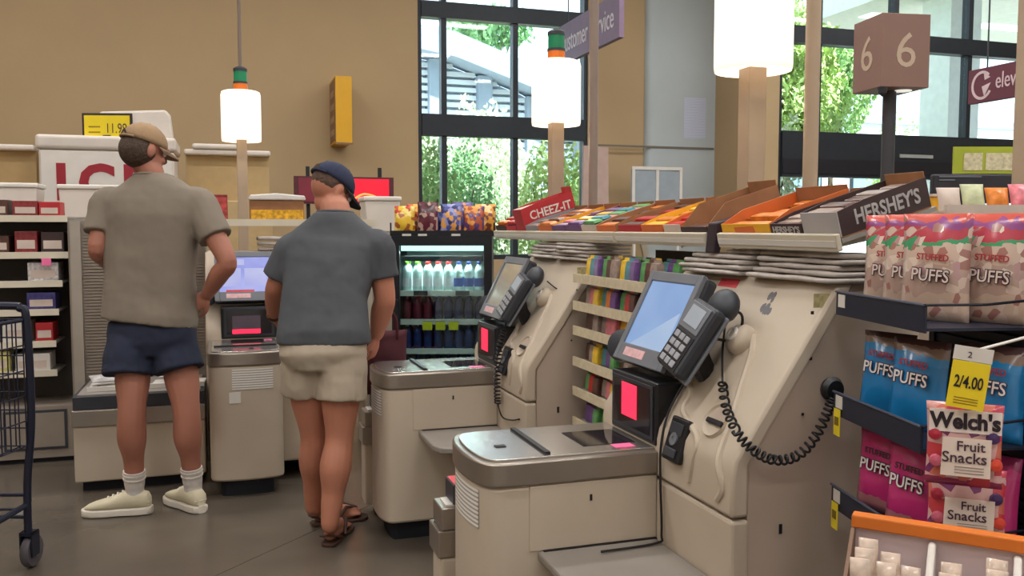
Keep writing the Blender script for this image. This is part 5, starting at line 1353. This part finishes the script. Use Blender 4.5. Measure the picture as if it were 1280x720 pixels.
for an, hl, tl in ((anL, on_z(186,641,0), on_z(110,644,0)), (anR, on_z(250,641,0), on_z(212,626,0))):
    d_ = (Vector(tl)-Vector(hl)); d_.z = 0; d_.normalize(); h0 = Vector((hl.x,hl.y,.055)); limb(b, [an, h0+d_*.05+Vector((0,0,.02)), h0+d_*.14, h0+d_*.21-Vector((0,0,.01))], [.034,.030,.026,.020])
head_parts(b, hd, hrot)
body = bake(b, 'body', m_skin1, A, .0058, 5)
# T-shirt
m_tee1 = M('tan_cotton', (125,114,101), .9, var=.07, scale=5, bump=.14, bscale=11)
s = MB(); Z = lambda u, v, d=4.175: at(u, v, d)
trunk(s, [(Z(187,404),.218,.146), (Z(188,396),.218,.146), (Z(188,375),.212,.138), (Z(188,340),.206,.128), (Z(190,300),.212,.130), (Z(191,270),.222,.130), (Z(191,252),.224,.118), (Z(191,239),.196,.104), (Z(190,229),.140,.090), (Z(189,219),.084,.074)], lat)
for sh, el, e in ((shL,elL,.66), (shR,elR,.60)):
    q = sh.lerp(el, e); limb(s, [sh.lerp(nb_,.3)-Vector((0,0,.03)), sh, sh.lerp(el,.3), q], [.075,.083,.082,.084], round_ends=False, squash=(fwd,.92))
bake(s, 't_shirt', m_tee1, A, .008, 8, [(.14,.012)])
cpts = []
for k in range(25):
    a = 2*PI*k/24; cpts.append(Z(189,221)+lat*(.078*math.cos(a))+fwd*(.070*math.sin(a))+Vector((0,0,-.012*math.sin(a))))
MB().tube(cpts, .008, 6).build('collar', m_tee1, A, smooth='all')
# shorts
m_navyc = M('navy_cotton', (34,39,58), .85, var=.10, scale=6, bump=.12, bscale=14)
s = MB()
trunk(s, [(Z(193,445),.15,.11), (Z(192,428),.200,.134), (Z(190,408),.200,.130), (Z(188,394),.188,.116)], lat)
limb(s, [Z(165,425,4.15), Z(162,450,4.13), Z(161,469,4.115)], [.108,.114,.118], round_ends=False); limb(s, [Z(217,425,4.18), Z(222,448,4.165), Z(225,463,4.155)], [.106,.110,.112], round_ends=False)
bake(s, 'shorts', m_navyc, A, .008, 5, [(.11,.016)])
# socks, shoes, hair, cap
m_sock = M('white_sock', (206,198,192), .9, var=.05, bump=.3, bscale=90); m_canvas = M('cream_canvas', (206,196,168), .8, var=.06, bump=.2, bscale=150); m_sole = M('white_rubber', (214,206,192), .6, var=.05)
for kn, an, hl, tl in ((knL,anL,on_z(187,641,0),on_z(106,645,0)), (knR,anR,on_z(251,641,0),on_z(212,626,0))):
    d_ = (kn-an).normalized(); sk_ = MB(); ft = (Vector(tl)-Vector(hl)).normalized(); ft = Vector(hl)+ft*.062+Vector((0,0,.075)); limb(sk_, [ft-Vector((0,0,.02)), an, an+d_*.04, an+d_*.10], [.036,.0415,.046,.050], round_ends=False, n=18); so_ = sk_.build('sock', m_sock, A, smooth=True)
    for q in range(2):
        mb = MB(); limb(mb, [an+d_*(.082-.022*q), an+d_*(.088-.022*q)], [.0515,.0515], round_ends=False, n=18); mb.build('sock_stripe', m_sole, so_)
shoe(on_z(187,641,0), on_z(106,645,0), A, m_canvas, m_sole); shoe(on_z(251,641,0), on_z(212,626,0), A, m_canvas, m_sole)
mb = MB(); mb.ell(hd+hrot @ Vector((0,-.030,-.004)), (.084,.090,.090), 20, 14, hrot)
hair1 = mb.build('hair', M('brown_hair', (70,54,42), .7, var=.3, scale=60, bump=.6, bscale=90), A, smooth='all')
cap(hd, hrot, M('tan_cap', (150,122,92), .85, var=.08, bump=.2, bscale=70), A, M('tan_cap_brim', (132,106,82), .85), M('dark_hair_gap', (60,46,38), .8))
eyes(hd, hrot, A)
inv = Matrix.Translation(A.location).inverted()
for o in A.children: o.matrix_parent_inverse = inv

# ---------------- man in charcoal T-shirt, leaning over the kiosk
B = empty('person', (.46,3.92,0), 0, 'man in charcoal T-shirt, pale shorts and sandals leaning over the kiosk', 'person')
hd2 = at(414, 239, 3.98); hrot2 = Rz(-YAW-math.radians(48)) @ Matrix.Rotation(math.radians(-34), 3, 'X')
nb2 = at(419, 268, 3.92)
sL, sR = at(366, 313, 3.90), at(471, 309, 3.90)
eL, wL = at(345, 358, 3.92), at(342, 396, 4.14)
eR, wR_ = at(481, 372, 3.92), at(471, 418, 4.02)
hL, hR = at(380, 438, 3.78), at(428, 438, 3.76)
kL, kR = at(392, 545, 3.86), at(424, 548, 3.76)
aL, aR = at(391, 634, 3.98), at(412, 655, 3.72)
b = MB()
limb(b, [hL, (hL+kL)/2, kL, kL.lerp(aL,.32)-fwd*.012, kL.lerp(aL,.68), aL], [.092,.082,.058,.062,.044,.036])
limb(b, [hR, (hR+kR)/2, kR, kR.lerp(aR,.32)-fwd*.012, kR.lerp(aR,.68), aR], [.092,.084,.060,.068,.048,.038])
pe2 = (hL+hR)/2
trunk(b, [(pe2-Vector((0,0,.06)),.10,.08), (pe2+Vector((0,0,.05)),.135,.085), (pe2.lerp(nb2,.45),.12,.08), (pe2.lerp(nb2,.72),.14,.09), (pe2.lerp(nb2,.86),.10,.065), (nb2-Vector((0,0,.02)),.055,.05)], lat)
limb(b, [nb2-Vector((0,0,.05)), nb2+Vector((0,0,.02))+fwd*.01, hd2-Vector((0,0,.05))], [.072,.066,.062])
limb(b, [sL, sL.lerp(eL,.5), eL, eL.lerp(wL,.4), wL], [.054,.052,.045,.046,.030]); limb(b, [sR, sR.lerp(eR,.5), eR, eR.lerp(wR_,.35), wR_], [.056,.054,.048,.050,.032])
hand(b, wL, Vector((.25*_R.x+.5*_F.x, .25*_R.y+.5*_F.y, -.5)), lat+fwd*.2, -1, .6); hand(b, wR_, Vector((-.2*_R.x+.35*_F.x, -.2*_R.y+.35*_F.y, -.8)), -lat+fwd*.3, -1, .55)
FT = ((aR, on_z(410,684,0), on_z(410,684,0)+fwd*.24+lat*.03), (aL, on_z(390,657,0), on_z(458,647,0)))
for an, hl, tl in FT:
    d_ = Vector(tl)-Vector(hl); d_.z = 0; d_.normalize(); sd2 = Vector((d_.y,-d_.x,0)); h0 = Vector((hl.x,hl.y,.0)); 
    limb(b, [an, h0+d_*.055+Vector((0,0,.075)), h0+d_*.13+Vector((0,0,.055)), h0+d_*.19+Vector((0,0,.04))], [.036,.034,.030,.026])
    limb(b, [h0+d_*.035+Vector((0,0,.045)), h0+d_*.10+Vector((0,0,.04)), h0+d_*.19+Vector((0,0,.036))], [.030,.030,.030])
    for q in range(5):
        o_ = -.034+.017*q; ln_t = (.05,.05,.047,.043,.036)[q]; rt = (.012,.0085,.008,.008,.0075)[q]
        limb(b, [h0+d_*.18+sd2*o_+Vector((0,0,.034)), h0+d_*(.18+ln_t*.6)+sd2*o_+Vector((0,0,.034)), h0+d_*(.18+ln_t)+sd2*o_+Vector((0,0,.029))], [rt*1.1,rt,rt*.9], n=8, seg=2)
head_parts(b, hd2, hrot2)
bake(b, 'body', m_skin2, B, .0058, 5)
m_tee2 = M('charcoal_cotton', (74,76,80), .9, var=.08, scale=5, bump=.14, bscale=11)
s = MB()
trunk(s, [(at(405,430,3.79),.200,.150), (at(405,421,3.79),.198,.150), (at(405,403,3.81),.190,.138), (at(406,370,3.84),.184,.130), (at(412,338,3.88),.200,.132), (at(417,314,3.91),.214,.130), (at(419,300,3.92),.208,.118), (at(419,288,3.92),.178,.105), (at(419,277,3.92),.130,.094), (at(419,266,3.92),.086,.078)], lat)
for sh, el, e in ((sL,eL,.80), (sR,eR,.62)):
    q = sh.lerp(el, e); limb(s, [sh.lerp(nb2,.3)-Vector((0,0,.03)), sh, sh.lerp(el,.3), q], [.072,.080,.079,.082], round_ends=False, squash=(fwd,.92))
bake(s, 't_shirt', m_tee2, B, .008, 8, [(.13,.013)])
cpts = []
for k in range(25):
    a = 2*PI*k/24; cpts.append(at(419,267,3.925)+lat*(.080*math.cos(a))+fwd*(.072*math.sin(a))+Vector((0,0,-.01*math.sin(a))))
MB().tube(cpts, .008, 6).build('collar', m_tee2, B, smooth='all')
m_lightc = M('pale_grey_cotton', (168,154,136), .9, var=.07, scale=6, bump=.12, bscale=14)
s = MB()
trunk(s, [(at(404,462,3.77),.14,.112), (at(404,445,3.77),.184,.134), (at(404,425,3.785),.182,.130), (at(404,412,3.79),.165,.112)], lat)
limb(s, [at(381,440,3.79), at(381,468,3.80), at(382,489,3.82)], [.100,.106,.108], round_ends=False); limb(s, [at(428,440,3.76), at(428,475,3.755), at(427,501,3.75)], [.100,.106,.108], round_ends=False)
bake(s, 'shorts', m_lightc, B, .008, 5, [(.11,.018)])
m_sand = M('brown_leather', (72,48,38), .6, var=.12); 
for an, hl, tl in FT:
    d_ = Vector(tl)-Vector(hl); d_.z = 0; d_.normalize(); sd2 = Vector((d_.y,-d_.x,0)); h0 = Vector((hl.x,hl.y,0))-d_*.005
    outl = [(0,.02), (.012,.032), (.06,.037), (.13,.038), (.19,.049), (.235,.046), (.262,.028), (.27,.0), (.262,-.03), (.235,-.047), (.19,-.047), (.13,-.038), (.06,-.037), (.012,-.032), (0,-.02)]
    sn = MB().prism([tuple((h0+d_*y+sd2*x)[:2]) for y, x in outl], .001, .016).build('sandal', m_sand, B, bevel=.004)
    MB().tube([h0+d_*.215-sd2*.01+Vector((0,0,.055)), h0+d_*.16-sd2*.03+Vector((0,0,.075)), h0+d_*.11-sd2*.042+Vector((0,0,.02))], .008, 6).build('strap', m_sand, sn, smooth=True)
    MB().tube([h0+d_*.215-sd2*.01+Vector((0,0,.055)), h0+d_*.16+sd2*.03+Vector((0,0,.075)), h0+d_*.11+sd2*.042+Vector((0,0,.02))], .008, 6).build('strap', m_sand, sn, smooth=True)
    MB().tube([h0+d_*.08-sd2*.038+Vector((0,0,.02)), h0+d_*.0-sd2*.03+Vector((0,0,.05)), h0-d_*.01+Vector((0,0,.055)), h0+d_*.0+sd2*.03+Vector((0,0,.05)), h0+d_*.08+sd2*.038+Vector((0,0,.02))], .006, 6).build('heel_strap', m_sand, sn, smooth=True)
mb = MB(); mb.ell(hd2+hrot2 @ Vector((0,-.016,.028)), (.0815,.098,.082), 20, 14, hrot2); mb.build('hair', M('dark_brown_hair', (84,62,50), .7, var=.3, scale=60, bump=.6, bscale=90), B, smooth='all')
cap(hd2, hrot2, M('navy_cap', (36,42,66), .85, var=.08, bump=.2, bscale=70), B, M('black_brim', (22,24,32), .8), M('dark_hair_gap', (60,46,38), .8))
eyes(hd2, hrot2, B)
d_ = (eL-wL).normalized(); mb = MB(); limb(mb, [wL+d_*.012, wL+d_*.034], [.034,.034], round_ends=False, n=18); mb.build('watch_strap', m_black, B)
MB().lathe([(.001,0), (.018,0), (.018,.008), (.001,.009)], 16).build('watch_face', M('gold_watch', (190,130,70), .3, metal=.7), B).matrix_basis = frame_mat(wL+d_*.022-lat*.005-fwd*.034, lat, d_)
inv = Matrix.Translation(B.location).inverted()
for o in B.children: o.matrix_parent_inverse = inv

# maroon shopping bag standing on the bagging plate beside him
BG = empty('shopping_bag', (.62,4.10,.573), 0, 'dark maroon shopping bag beside the man in charcoal', 'bag')
m_mar = M('maroon_cloth', (74,30,38), .8, var=.15, bump=.3, bscale=20)
bag_mb(.20, .30, .085, seed=90).build('sack', m_mar, BG, smooth='all', loc=(.10,.045,0), rot=(0,0,.1))
for yy in (.03,.08): MB().tube(spline([(.05,yy,.26), (.06,yy,.36), (.10,yy,.40), (.14,yy,.36), (.15,yy,.26)]), .008, 6).build('handle', m_mar, BG, smooth=True)
